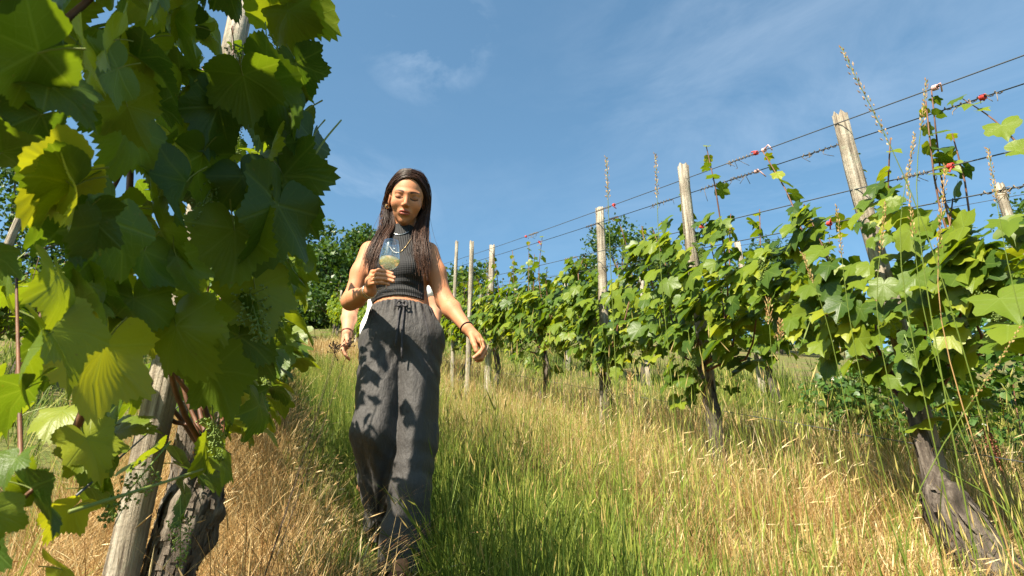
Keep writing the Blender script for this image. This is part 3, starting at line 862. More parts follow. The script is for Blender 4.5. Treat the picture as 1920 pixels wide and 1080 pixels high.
tree(-4.2, 28.5, 3.4, 5.0, 12, 'dark bush on the crest right behind the woman', 5200)
tree(8.6, 33, 5.0, 5.6, 13, 'pale green tree on the hilltop right of the broad tree', 5200)

def bramble(px, py, Y, w, h, seed, label):
    g = rng(seed); c = at(px, py, Y); x, y = c[0], c[1]
    base = np.array((x, y, gz(x, y)))
    t = thing('bramble_bush', base, label, 'bush')
    nl = 1500
    v = nrm(g.normal(size=(nl, 3))); P = v * np.array((w / 2, w / 3, h / 2)) * (g.uniform(.3, 1, nl) ** .5)[:, None] * (1 + .25 * wob(v, 1, 5, seed))[:, None] + (0, 0, h * .5)
    leaf_mass('foliage', t, np.zeros(3), P, frames(g.normal(0, 1, P.shape), g.normal(0, .5, P.shape) + (0, -.3, .7)), g.uniform(.02, .042, nl), LEAF_LO, g, M['bramble_leaf'])
    a = Acc()
    for k in range(7):
        e = P[int(g.integers(nl))]
        a.tube(spline([(0, 0, 0), e * .5 + g.normal(0, .04, 3), e], 6), .004, 4)
    ob('stem', a.mesh('stem', [M['cane']]), t)
    for k in range(14):
        e = P[int(g.integers(nl))] * (1, 1, 1) + (0, -.06, .02)
        a = Acc()
        for j in range(5):
            an = j * 1.257; d = np.array((math.cos(an), -.3, math.sin(an)))
            a.add(np.array([e, e + d * .012 + (.005, 0, 0), e + d * .016, e + d * .012 - (.005, 0, 0)]), [(0, 1, 2, 3)])
        ob('flower', a.mesh('flower', [M['petal']], False), t)
M['petal'] = simple('white_petal', (.75, .74, .70), .6)
bramble(1855, 640, 3.6, 1.3, .95, 61, 'leafy bramble with tiny white flowers behind the stump at the right edge')
bramble(1640, 620, 4.3, 1.1, .7, 62, 'low leafy bramble behind the nearest right post')

# ------------------------------------------------------------------ grass
def blades(name, P, H, Wd, az, lean, curl, tint, mat, heads=None):
    """one mesh of grass blades: P (k,3) roots; lean and curl in metres at the tip"""
    k = len(P)
    lev = np.array((0, .38, .74, 1.0))
    d = np.stack([np.cos(az), np.sin(az), np.zeros(k)], -1)            # lean direction
    e = np.stack([-np.sin(az + .6), np.cos(az + .6), np.zeros(k)], -1)  # blade width direction
    V = np.zeros((k, 7, 3))
    for i, t in enumerate(lev):
        c = P + d * (lean * t + curl * t ** 2.6)[:, None]
        c[:, 2] += H * (t - np.clip((np.abs(curl) / np.maximum(H, .01)), 0, .9) * .45 * t ** 3)
        w = (Wd * (1 - .55 * t))[:, None]
        if i < 3:
            V[:, 2 * i] = c - e * w * .5; V[:, 2 * i + 1] = c + e * w * .5
        else:
            V[:, 6] = c
    o = (np.arange(k) * 7)[:, None]
    Q = np.concatenate([o + np.array([[0, 1, 3, 2]]), o + np.array([[2, 3, 5, 4]])])
    T = o + np.array([[4, 5, 6]])
    VV = [V.reshape(-1, 3)]; A = [np.repeat(tint, 7)]; F = [Q, T]
    if heads is not None:
        idx = np.nonzero(heads)[0]
        tip, bel = V[idx, 6], (V[idx, 4] + V[idx, 5]) / 2
        ax = nrm(tip - bel)
        L = (.035 + .04 * (np.arange(len(idx)) % 5) / 4)[:, None]
        s1 = nrm(np.cross(ax, np.array((.3, .9, .1)))); s2 = np.cross(ax, s1)
        r = .0026
        H5 = np.stack([tip - ax * L * .35, tip + s1 * r, tip - s1 * r * .5 + s2 * r * .86, tip - s1 * r * .5 - s2 * r * .86, tip + ax * L * .75], 1)
        n0 = k * 7
        o2 = n0 + (np.arange(len(idx)) * 5)[:, None]
        for f in ((0, 2, 1), (0, 3, 2), (0, 1, 3), (4, 1, 2), (4, 2, 3), (4, 3, 1)):
            F.append(o2 + np.array([f]))
        VV.append(H5.reshape(-1, 3)); A.append(np.repeat(np.clip(tint[idx] + .25, 0, 1), 5))
    me = mk_mesh(name, np.concatenate(VV), F, [mat], False, attrs={'tint': np.concatenate(A)})
    return tag(ob(name, me), kind='stuff')

def patch(x, y):
    """slow patchiness used to mix dry and green tufts"""
    return (np.sin(x * 2.1 + y * 1.3 + .7) + np.sin(x * 3.7 - y * 2.9 + 2.0) * .8 + np.sin(x * 6.3 + y * 5.1) * .6 + np.sin(x * 1.1 - y * .8) * .7) / 2.4
def scatter(g, area, count):
    """random roots in s, n with more near the camera; area = s0, s1, n0, n1"""
    s0, s1, n0, n1 = area
    u = g.random(count)
    s = s0 * (s1 / s0) ** u
    n = g.uniform(n0, n1, count)
    # clump: pull to tuft centres
    s = s + g.normal(0, .02, count); n = n + g.normal(0, .02, count)
    x, y = xy(s, n)
    vis = (y > .75) & (np.abs(x) < .86 * y + .35)
    return x[vis], y[vis], s[vis], n[vis]
# a person has trodden here: keep the feet free
FEET = [(-.385, 2.58), (-.47, 2.9)]
def sow(name, g, area, count, mat, hh, ww, leanr, curlr, keep, tintf, hf=0.0, tuft=22, spread=.035):
    x, y, s, n = scatter(g, area, count // tuft)
    k = keep(x, y, s, n, g)
    x, y, s, n = x[k], y[k], s[k], n[k]
    # each kept root is a tuft of blades that lean outwards from its middle
    K = len(x)
    num = np.maximum(3, (tuft * g.gamma(2.2, .45, K)).astype(int))
    ti = np.repeat(np.arange(K), num)
    tH = g.uniform(.62, 1.3, K)[ti]; tC = g.normal(0, .11, K)[ti]
    sp = (spread * (.5 + g.random(K)) * np.maximum(1, np.hypot(x, y) / 3.5))[ti]
    ox, oy = g.normal(0, 1, len(ti)) * sp, g.normal(0, 1, len(ti)) * sp
    x, y = x[ti] + ox, y[ti] + oy
    s, n = sn(x, y)
    d = np.hypot(x, y)
    m = len(x)
    z = ground(x, y)
    H = g.uniform(hh[0], hh[1], m) * (0.75 + .4 * g.random(m)) * tH
    # keep tall blades from standing right before the lens
    lim = np.where(d < 1.6, np.clip((CAM_Z + (-.05 + .10 * d)) - z, .12, 2), 2)
    H = np.minimum(H, lim * g.uniform(.7, 1.0, m))
    H = H * np.where((n > 1.25) & (y < 2.7), .55, 1.0)
    Wd = g.uniform(ww[0], ww[1], m) * np.maximum(1, d / 4.5)
    az = np.arctan2(oy, ox) + g.normal(0, .8, m)
    lean = (np.abs(g.normal(0, leanr, m)) - .02) * H; curl = (np.abs(g.normal(0, curlr, m)) + g.normal(0, curlr * .4, m)) * H
    P = np.stack([x, y, z - .01], -1)
    P[:, 0] += 0
    tint = np.clip(tintf(x, y, s, n, g) + tC, 0, 1)
    return blades(name, P, H, Wd, az, lean, curl, tint, mat, (g.random(m) < hf) if hf else None)

def nofeet(x, y):
    ok = np.ones(len(x), bool)
    for fx, fy in FEET: ok &= (np.hypot(x - fx, y - fy) > .10) & ~((np.abs(x - fx + .03) < .07) & (y < fy) & (y > fy - .30))
    return ok
# tall green grass of the middle
sow('green_grass', rng(1), (1.0, 13, .62, 2.1), 62000, M['grass'], (.18, .44), (.0018, .0038), .16, .14,
    lambda x, y, s, n, g: nofeet(x, y) & (g.random(len(x)) < np.clip(1.0 - np.maximum(n - 1.05, 0) * 1.1 + .5 * patch(x, y), .05, 1) * np.where((n < .85) & (s > 2.2), .45, 1)),
    lambda x, y, s, n, g: .47 + .16 * patch(x, y) + g.normal(0, .2, len(x)), .25)
# shorter grass on the trodden path
sow('path_grass', rng(2), (1.6, 27, .22, .98), 26000, M['grass'], (.05, .20), (.003, .006), .35, .3,
    lambda x, y, s, n, g: nofeet(x, y) & (g.random(len(x)) < .85),
    lambda x, y, s, n, g: .38 + .2 * patch(x, y) + g.normal(0, .2, len(x)))
# dry golden grass under the left row
sow('dry_grass', rng(3), (1.0, 16, -.75, .40), 42000, M['straw'], (.16, .40), (.0018, .0036), .5, .55,
    lambda x, y, s, n, g: nofeet(x, y) & (g.random(len(x)) < np.clip(1.1 - np.maximum(n - .18, 0) * 3.2, .1, 1)),
    lambda x, y, s, n, g: .36 + .12 * patch(x, y) + g.normal(0, .2, len(x)), .08)
# straw under the right row
sow('straw_grass', rng(4), (1.0, 20, 1.25, 3.35), 62000, M['straw'], (.16, .42), (.0019, .0038), .45, .5,
    lambda x, y, s, n, g: g.random(len(x)) < np.clip(1.0 + .45 * patch(x + 1, y) - np.clip((1.7 - n) * 1.3, 0, .7), .05, 1),
    lambda x, y, s, n, g: .54 + .14 * patch(x, y) + g.normal(0, .22, len(x)), .08)
# green blades growing through the straw and beyond
sow('mixed_grass', rng(5), (1.0, 26, 1.8, 7.6), 38000, M['grass'], (.15, .42), (.003, .006), .2, .2,
    lambda x, y, s, n, g: g.random(len(x)) < np.clip(.18 - .4 * patch(x + 1, y) + .5 * (n > 3.0), .03, 1),
    lambda x, y, s, n, g: .48 + .15 * patch(x, y) + g.normal(0, .2, len(x)), .2)
# mown meadow between the left rows
sow('meadow_grass', rng(6), (1.2, 27, -6.5, -.5), 26000, M['grass'], (.14, .42), (.004, .007), .25, .25,
    lambda x, y, s, n, g: g.random(len(x)) < .8,
    lambda x, y, s, n, g: .5 + .2 * patch(x, y) + g.normal(0, .2, len(x)), .1)
# sparse tall stems standing above the rest
sow('tall_grass', rng(9), (1.15, 9, .75, 3.2), 4200, M['grass'], (.42, .80), (.0013, .0024), .12, .10,
    lambda x, y, s, n, g: nofeet(x, y) & (g.random(len(x)) < .75),
    lambda x, y, s, n, g: .58 + g.normal(0, .18, len(x)), .7, tuft=5, spread=.06)
# lush broad blades by the woman's foot
sow('broad_grass', rng(7), (1.3, 4.2, .62, 1.25), 2600, M['grass'], (.16, .36), (.005, .0095), .45, .55,
    lambda x, y, s, n, g: nofeet(x, y) & (g.random(len(x)) < .8),
    lambda x, y, s, n, g: .22 + .1 * patch(x, y) + g.normal(0, .12, len(x)), tuft=14, spread=.03)
# loose matted straw lying near the stump
def matted():
    g = rng(8); k = 15000
    x, y, s, n = scatter(g, (1.1, 7, 1.45, 3.0), k)
    q = patch(x * .8 + .5, y * .8) + g.normal(0, .35, len(x)) > -.1
    x, y = x[q], y[q]; m = len(x)
    az = g.normal(-.3, .9, m)
    L = g.uniform(.18, .45, m)
    P = np.stack([x, y, ground(x, y) + g.uniform(.0, .07, m)], -1)
    blades('matted_straw', P, g.uniform(.0, .10, m), g.uniform(.002, .004, m), az, L, L * .1, np.clip(g.normal(.72, .2, m), 0, 1), M['straw'])
matted()

# ------------------------------------------------------------------ single tall stalks
def spikelets(a, p0, p1, L, r, g, count, spread):
    ax = p1 - p0
    d = nrm(ax)
    e1 = nrm(np.cross(d, (0.2, .1, .9) if abs(d[2]) < .9 else (1, 0, 0))); e2 = np.cross(d, e1)
    for k in range(count):
        q = k / count
        an = k * 2.4
        o = (math.cos(an) * e1 + math.sin(an) * e2)
        c = p0 + ax * q + o * spread * (1 - .75 * q) * g.uniform(.3, 1)
        t = nrm(d + o * .35 + g.normal(0, .1, 3))
        s1 = nrm(np.cross(t, o)); s2 = np.cross(t, s1)
        l = L * g.uniform(.7, 1.2)
        V = np.array([c, c + t * l * .45 + s1 * r, c + t * l * .45 - s1 * r * .5 + s2 * r * .8, c + t * l * .45 - s1 * r * .5 - s2 * r * .8, c + t * l])
        a.add(V, None, [(0, 2, 1), (0, 3, 2), (0, 1, 3), (4, 1, 2), (4, 2, 3), (4, 3, 1)], g.uniform(.05, .6))
def stalk(tip, bend, root, label, seed, head=.2, spread=.006, green=True, r=.0016, group='tall grass stalks in front of the right-hand row', L=.010):
    g = rng(seed)
    root = np.array((root[0], root[1], gz(*root) - .02))
    P = spline([root, (root + bend) / 2 + g.normal(0, .012, 3), bend, tip], 16)
    t = thing('grass_stalk', root, label, 'grass stalk', group)
    a = Acc(); a.tube(P - root, np.linspace(r, r * .4, 16), 5, a=.45 if green else .3)
    ob('stem', a.mesh('stem', [M['grass' if green else 'straw']], attr='tint'), t)
    L_tot = np.linalg.norm(np.diff(P, axis=0), axis=1).sum()
    a = Acc()
    n0 = max(2, int(16 * head / L_tot))
    seg = P[-n0 - 1:] - root
    for i in range(len(seg) - 1):
        spikelets(a, seg[i], seg[i + 1], L, .0017, g, 20, spread * (1 - .6 * i / len(seg)))
    ob('seed_head', a.mesh('seed_head', [M['straw']], False, attr='tint'), t)
    if seed % 3 == 0:
        b = P[5] - root
        V, Q, T = tube(spline([b, b + g.normal(0, .03, 3) + (0, 0, .09), b + g.normal(0, .07, 3) + (0, 0, .12)], 7), np.linspace(.0035, .0008, 7), 4, squash=.25)
        A = Acc(); A.add(V, Q, T, .4); ob('blade', A.mesh('blade', [M['grass']], attr='tint'), t)
def st(tp, bp, Yb, rp, label, seed, **k):
    stalk(at(*tp), at(bp[0], bp[1], Yb), rp, label, seed, **k)
st((1577, 88, 1.02), (1735, 430, ), 1.02, (.74, 1.02), 'tallest grass stalk, its long seed head leaning left past the nearest post', 21, head=.30, spread=.009)
st((1737, 150, 1.10), (1722, 420), 1.10, (.66, 1.10), 'tall straight grass stalk with slim seed head right of the nearest post', 22, head=.22, spread=.005)
st((1137, 295, 1.5), (1146, 520), 1.5, (.21, 1.5), 'straight grass stalk with brown seed head in front of the third post', 23, head=.16, spread=.007)
st((1229, 288, 1.5), (1240, 520), 1.5, (.33, 1.5), 'straight grass stalk with slender green seed head between second and third post', 24, head=.14, spread=.005)
st((1852, 278, 1.2), (1905, 560), 1.2, (.92, 1.2), 'grass stalk with pale dense head near the right edge of the picture', 25, head=.22, spread=.006)
st((1772, 310, 1.25), (1765, 600), 1.25, (.86, 1.25), 'grass stalk with dark reddish head right of the nearest post', 26, head=.3, spread=.007, green=False)
st((1568, 385, 1.4), (1602, 650), 1.4, (.74, 1.4), 'grass stalk with pale slim head left of the nearest post', 27, head=.13, spread=.004)
st((1505, 475, 1.5), (1560, 640), 1.5, (.78, 1.5), 'low grass stalk with drooping pale head left of the nearest post', 28, head=.12, spread=.004)
st((1715, 250, 1.15), (1690, 500), 1.15, (.70, 1.17), 'thin grass stalk close beside the tall straight one', 29, head=.12, spread=.004)
st((1660, 380, 1.3), (1650, 640), 1.3, (.76, 1.3), 'short grass stalk in front of the nearest post', 30, head=.12, spread=.004)
st((1440, 560, 1.6), (1450, 700), 1.6, (.62, 1.62), 'pale fluffy seed head before the leaves of the second right vine', 31, head=.09, spread=.012, L=.012)
st((1462, 600, 1.62), (1466, 720), 1.62, (.66, 1.6), 'smaller fluffy seed head below the other fluffy one', 32, head=.05, spread=.012, L=.012)
st((1915, 610, 1.0), (1700, 1000), 1.0, (.55, 1.05), 'green grass stem slanting across the bottom right corner', 33, head=.05, spread=.002, L=.005)
st((1700, 330, 1.22), (1745, 640), 1.22, (.85, 1.22), 'thin green stalk crossing the nearest post', 34, head=.1, spread=.004)
st((1180, 700, 1.9), (1190, 820), 1.9, (.36, 1.9), 'pale fluffy seed head at the foot of the third right vine', 35, head=.10, spread=.014, L=.012, green=False)
# the dry umbel stalks before the second person's hand
def umbel(tips, root, label, seed):
    g = rng(seed)
    root = np.array((root[0], root[1], gz(*root)))
    t = thing('dry_weed', root, label, 'weed')
    for k, tp in enumerate(tips):
        tp = np.array(tp)
        P = spline([root + (0, 0, -.02), root + (tp - root) * (.35, .35, .30), root + (tp - root) * (.75, .75, .72), tp], 14)
        a = Acc(); a.tube(P - root, np.linspace(.0016, .0007, 14), 5)
        ob('stem', a.mesh('stem', [M['twig']]), t)
        a = Acc()
        for j in range(16):
            v = g.normal(size=3) * .5 + (0, 0, .8); v /= np.linalg.norm(v)
            q = tp + v * g.uniform(.015, .035)
            a.tube([tp - root, q - root], [.0009, .0007], 3)
            bv, bt = berry(); a.add(bv * .004 + (q - root), None, bt)
        ob('seed_head', a.mesh('seed_head', [M['twig']]), t)
M['twig'] = simple('dry_twig', (0.055, 0.035, 0.022), 0.8)
umbel([at(633, 655, 2.2), at(655, 650, 2.22), at(628, 662, 2.15)], (-.72, 1.95), 'dark dry weed stems with brown heads in front of the second person', 41)
def dock():
    g = rng(52); tp = at(1848, 800, 2.95); root = np.array((tp[0] + .03, tp[1], gz(tp[0] + .03, tp[1])))
    t = thing('dock_plant', root, 'rusty brown dock seed head in the grass behind the stump', 'weed')
    a = Acc(); a.tube([(0, 0, -.02), (-.01, 0, (tp - root)[2] * .5), tp - root], [.005, .004, .002], 5); ob('stem', a.mesh('stem', [M['dock']]), t)
    a = Acc(); bv, bt = berry()
    for k in range(260):
        q = g.random(); an = g.uniform(0, 6.28); rr = .032 * (1 - q * .7) * g.uniform(.2, 1)
        a.add(bv * .0065 + np.array((math.cos(an) * rr, math.sin(an) * rr, 0)) + (tp - root) - np.array((-.01 * (1 - q), 0, .17 * (1 - q))), None, bt)
    ob('seed_head', a.mesh('seed_head', [M['dock']]), t)
M['dock'] = simple('rusty_dock', (.20, .075, .04), .8)
dock()

# ------------------------------------------------------------------ people: smooth signed-distance shapes turned into one surface
def s_ell(P, c, r, Rm=None):
    q = P - np.asarray(c, float)
    if Rm is not None: q = q @ Rm
    r = np.asarray(r, float)
    k0 = np.linalg.norm(q / r, axis=1); k1 = np.linalg.norm(q / (r * r), axis=1) + 1e-9
    return k0 * (k0 - 1) / k1
def s_cone(P, a, b, ra, rb):
    a = np.asarray(a, float); b = np.asarray(b, float)
    d = b - a
    t = np.clip(((P - a) @ d) / (d @ d), 0, 1)
    return np.linalg.norm(P - a - t[:, None] * d, axis=1) - (ra + (rb - ra) * t)
def smin(a, b, k):
    h = np.clip(.5 + .5 * (b - a) / k, 0, 1)
    return b + (a - b) * h - k * h * (1 - h)
def smax(a, b, k): return -smin(-a, -b, k)
def chain(P, pts, rad, k=0.01):
    d = None
    for i in range(len(pts) - 1):
        e = s_cone(P, pts[i], pts[i + 1], rad[i], rad[i + 1])
        d = e if d is None else smin(d, e, k)
    return d
def surface(f, lo, hi, h):
    """surface nets over the box lo..hi, evaluated only near the surface"""
    lo = np.asarray(lo, float); hi = np.asarray(hi, float)
    B = 8
    nb = np.ceil((hi - lo) / (h * B)).astype(int)
    dims = nb * B + 1
    val = np.full(dims, 1e3, np.float32)
    bc = np.stack(np.meshgrid(*[np.arange(n) for n in nb], indexing='ij'), -1).reshape(-1, 3)
    cen = lo + (bc + .5) * h * B
    fc = f(cen)
    val_s = np.where(fc < 0, -1e3, 1e3)
    near = np.abs(fc) < h * B * 0.866 * 1.7 + .012
    li = np.stack(np.meshgrid(*[np.arange(B + 1)] * 3, indexing='ij'), -1).reshape(-1, 3)
    for i in np.nonzero(~near)[0]:
        if fc[i] < 0:
            a = bc[i] * B; val[a[0]:a[0] + B + 1, a[1]:a[1] + B + 1, a[2]:a[2] + B + 1] = -1e3
    act = bc[near]
    for st_ in range(0, len(act), 300):
        blk = act[st_:st_ + 300]
        idx = (blk[:, None] * B + li[None]).reshape(-1, 3)
        v = f(lo + idx * h)
        val[idx[:, 0], idx[:, 1], idx[:, 2]] = v
    sg = val < 0
    c8 = [sg[x:dims[0] - 1 + x, y:dims[1] - 1 + y, z:dims[2] - 1 + z] for x in (0, 1) for y in (0, 1) for z in (0, 1)]
    cnt = sum(c.astype(np.int8) for c in c8)
    mask = (cnt > 0) & (cnt < 8)
    I = np.argwhere(mask)
    cid = np.full(mask.shape, -1, np.int32); cid[mask] = np.arange(len(I))
    acc = np.zeros((len(I), 3)); num = np.zeros(len(I))
    offs = np.array([(x, y, z) for x in (0, 1) for y in (0, 1) for z in (0, 1)])
    cv = np.stack([val[I[:, 0] + o[0], I[:, 1] + o[1], I[:, 2] + o[2]] for o in offs], -1)
    for a in range(8):
        for ax in range(3):
            if offs[a][ax]: continue
            o2 = offs[a].copy(); o2[ax] = 1
            b = o2[0] * 4 + o2[1] * 2 + o2[2]
            va, vb = cv[:, a], cv[:, b]
            cr = (va < 0) != (vb < 0)
            t = np.where(cr, va / np.where(cr, va - vb, 1), 0)
            p = offs[a] + np.outer(t, np.eye(3)[ax])
            acc += np.where(cr[:, None], p, 0); num += cr
    V = lo + (I + acc / num[:, None]) * h
    Qs = []
    for ax in range(3):
        sl0 = [slice(None)] * 3; sl1 = [slice(None)] * 3
        sl0[ax] = slice(0, -1); sl1[ax] = slice(1, None)
        a, b = sg[tuple(sl0)], sg[tuple(sl1)]
        E = np.argwhere(a != b)
        u, w = [k for k in range(3) if k != ax]
        E = E[(E[:, u] > 0) & (E[:, w] > 0) & (E[:, u] < dims[u] - 1) & (E[:, w] < dims[w] - 1)]
        flip = a[E[:, 0], E[:, 1], E[:, 2]]
        q = []
        for du, dw in ((-1, -1), (0, -1), (0, 0), (-1, 0)):
            c = E.copy(); c[:, u] += du; c[:, w] += dw
            q.append(cid[c[:, 0], c[:, 1], c[:, 2]])
        q = np.stack(q, -1)
        if ax == 1: flip = ~flip
        q[~flip] = q[~flip][:, ::-1]
        Qs.append(q)
    Q = np.concatenate(Qs)
    Q = Q[(Q >= 0).all(1)]
    return V, Q
def merge(parts):
    V, Q, n = [], [], 0
    for v, q in parts:
        V.append(v); Q.append(q + n); n += len(v)
    return np.concatenate(V), np.concatenate(Q)
def body_obj(name, V, Q, mats, parent, base, attrs=None):
    return ob(name, mk_mesh(name, V - base, Q, mats, True, attrs=attrs), parent)

# ---- skin, cloth, hair, glass materials
def skin_mat():
    n = N('skin'); c = n('Attribute', attribute_name='Col').outputs['Color']
    f = n.noise(60, 4, vec=n.obj()); f2 = n.noise(9, 3, vec=n.obj())
    c = n.mix(n.math('MULTIPLY', f2, .6), c, n.mix(1.0, c, (.98, .72, .62), 'MULTIPLY'))
    p = n.pbr(c, 0.55, n.bump(f, .15, .002), .2)
    p.inputs['Subsurface Weight'].default_value = .05
    p.inputs['Subsurface Radius'].default_value = (.008, .003, .0015)
    p.inputs['Subsurface Scale'].default_value = .6
    return n.end(p.outputs[0])
M['skin'] = skin_mat()
def hair_mat():
    n = N('brown_hair'); t = n('Attribute', attribute_name='tint').outputs['Fac']
    c = n.ramp(t, [(0, (.016, .0085, .006)), (.40, (.045, .020, .012)), (.7, (.12, .050, .026)), (1, (.22, .10, .05))])
    return n.end(n.pbr(c, .46, None, .22).outputs[0])
M['hair'] = hair_mat()
def rib_mat():
    n = N('black_ribbed_knit'); o = n.obj(); s = n('SeparateXYZ', {0: o})
    wx = n.math('SINE', n.math('MULTIPLY', s.outputs[0], 860)); wz = n.math('SINE', n.math('MULTIPLY', s.outputs[2], 700))
    h = n.math('ADD', n.math('MULTIPLY', wx, .6), n.math('MULTIPLY', wz, .14))
    c = n.mix(n.math('MULTIPLY', n.math('ADD', wx, 1), .5), (.010, .009, .010), (.018, .017, .018))
    return n.end(n.pbr(c, .7, n.bump(h, .5, .003), .3, **{'Sheen Weight': .05}).outputs[0])
M['rib'] = rib_mat()
def linen(name, a, b):
    n = N(name); o = n.obj()
    f = n.noise(7, 5, .6, vec=n('Mapping', {'Vector': o, 'Scale': (2.2, 1.2, .8)}).outputs[0]); f2 = n.noise(420, 2, vec=o); f3 = n.noise(26, 5, .6, vec=o)
    c = n.mix(f2, a, b)
    h = n.math('ADD', n.math('MULTIPLY', f, 1.0), n.math('ADD', n.math('MULTIPLY', f2, .05), n.math('MULTIPLY', f3, .25)))
    return n.end(n.pbr(c, .62, n.bump(h, .8, .024), .25, **{'Sheen Weight': .05}).outputs[0])
M['trouser'] = linen('charcoal_linen', (.031, .028, .027), (.058, .053, .051))
M['trouser2'] = linen('dark_cloth', (.030, .028, .033), (.05, .046, .052))
M['shirt'] = linen('white_cloth', (.74, .74, .74), (.82, .82, .81))
M['gold'] = simple('gold_jewellery', (.75, .52, .24), .28, .5, 1.0)
M['silver'] = simple('silver_jewellery', (.75, .74, .72), .25, .5, 1.0)
M['pearl'] = simple('pearl_bead', (.78, .70, .60), .3, .5)
M['blackband'] = simple('black_cord', (.012, .010, .010), .6)
M['leather'] = simple('red_brown_leather', (.17, .055, .035), .5)
def glass_mat():
    n = N('clear_glass')
    g = n('BsdfGlass', {'Color': (1, 1, 1, 1), 'Roughness': 0.0, 'IOR': 1.48})
    return n.end(g.outputs[0])
M['glass'] = glass_mat()
def thin_glass():
    n = N('thin_clear_glass')       # a thin wall: lets light straight through and mirrors at the edge
    f = n.math('ADD', n.math('MULTIPLY', n.math('POWER', n('LayerWeight', {'Blend': .5}).outputs['Facing'], 2.5), .6), .07)
    ms = n('MixShader', {0: f, 1: n('BsdfTransparent', {'Color': (.97, .98, .98, 1)}).outputs[0], 2: n('BsdfGlossy', {'Color': (1, 1, 1, 1), 'Roughness': .05}).outputs[0]})
    return n.end(ms.outputs[0])
M['thin_glass'] = thin_glass()
def wine_mat():
    n = N('white_wine')
    g = n('BsdfGlass', {'Color': (.99, .965, .80, 1), 'Roughness': 0.0, 'IOR': 1.33})
    t = n('BsdfTranslucent', {'Color': (.93, .88, .55, 1)})
    return n.end(n('MixShader', {0: .22, 1: g.outputs[0], 2: t.outputs[0]}).outputs[0])
M['wine'] = wine_mat()

# ---- the woman -------------------------------------------------------
A = np.array
WB = A((-.43, 2.68, gz(-.43, 2.68)))
HC = A((-.475, 2.690, 2.545))                      # middle of the head
HR = np.array((Matrix.Rotation(R(7), 3, 'Z') @ Matrix.Rotation(R(27), 3, 'X') @ Matrix.Rotation(R(5.5), 3, 'Y')).to_3x3())
# head axes in the world: x = picture right, f = where the face looks, z = crown
FX = A(HR) @ A((1, 0, 0)); FF = A(HR) @ A((0, -1, 0)); FZ = A(HR) @ A((0, 0, 1))
HM = np.stack([FX, FF, FZ], 1)                     # local -> world
HS = 1.07
def hl(P): return (P - HC) @ HM / HS
def hw(p): return HC + HM @ A(p, float) * HS
def f_head(P): return f_head0(P) * HS
def f_head0(P):
    q = hl(P)
    d = s_ell(q, (0, -.018, .034), (.073, .092, .084))
    d = smin(d, s_ell(q, (0, .030, -.018), (.0575, .060, .088)), .03)
    d = smin(d, s_ell(q, (0, .026, -.062), (.037, .046, .038)), .025)
    d = smin(d, s_ell(q, (0, .062, -.096), (.015, .016, .014)), .024)
    for s in (-1, 1):
        d = smin(d, s_ell(q, (s * .040, .056, -.026), (.021, .022, .022)), .022)
        d = smin(d, s_cone(q, (s * .008, .0845, .022), (s * .044, .066, .020), .0075, .007), .014)
        d = smax(d, -s_ell(q, (s * .031, .098, .001), (.0175, .018, .0125)), .010)
        d = smin(d, s_ell(q, (s * .031, .0685, .0005), (.0165, .0145, .0125)), .004)
    d = smin(d, s_cone(q, (0, .084, .014), (0, .1050, -.027), .0062, .0088), .012)
    for s in (-1, 1):
        d = smin(d, s_ell(q, (s * .0100, .094, -.032), (.0068, .009, .0064)), .006)
        d = smax(d, -s_ell(q, (s * .0062, .099, -.0405), (.003, .005, .003)), .003)
    d = smin(d, s_ell(q, (0, .0775, -.060), (.024, .013, .015)), .014)
    d = smin(d, s_ell(q, (0, .0905, -.0555), (.0180, .0065, .0048)), .005)
    d = smin(d, s_ell(q, (0, .0885, -.0675), (.0160, .0072, .0058)), .005)
    d = smax(d, -s_ell(q, (0, .0975, -.0612), (.026, .0075, .0013)), .003)
    for s in (-1, 1):
        e = s_ell(q, (s * .0725, -.004, -.008), (.009, .019, .031))
        e = smax(e, -s_ell(q, (s * .084, .002, -.004), (.008, .010, .018)), .006)
        d = smin(d, e, .008)
    return d
NECK0, NECK1 = A((-.500, 2.752, 2.315)), hw((0, -.028, -.075))
def f_neck(P): return s_cone(P, NECK0, NECK1, .056, .051)
SR, ER, WR = A((-.632, 2.735, 2.300)), A((-.690, 2.700, 2.046)), A((-.566, 2.505, 2.012))
SL, EL, WL = A((-.374, 2.735, 2.296)), A((-.290, 2.725, 2.060)), A((-.184, 2.630, 1.898))
def f_arm(P, S, E, Wr):
    mid = (S * .55 + E * .45); fm = E * .68 + Wr * .32
    d = chain(P, [S, mid, E], [.047, .043, .0345], .03)
    d = smin(d, chain(P, [E, fm, Wr], [.0335, .0355, .0240], .03), .03)
    return d
def f_torso(P):
    d = s_ell(P, (-.503, 2.752, 2.205), (.132, .088, .15))
    d = smin(d, s_ell(P, (-.480, 2.752, 2.035), (.121, .086, .13)), .06)
    d = smin(d, s_ell(P, (-.466, 2.757, 1.885), (.160, .105, .14)), .07)
    for x in (-.566, -.444): d = smin(d, s_ell(P, (x, 2.684, 2.190), (.056, .050, .055)), .035)
    d = smin(d, s_cone(P, SR + A((.03, .01, -.005)), SL + A((-.03, .01, -.005)), .040, .040), .05)
    d = smin(d, s_cone(P, A((-.56, 2.76, 2.335)), NECK0 + A((0, 0, .03)), .028, .04), .05)
    d = smin(d, s_cone(P, A((-.44, 2.76, 2.335)), NECK0 + A((0, 0, .03)), .028, .04), .05)
    return d
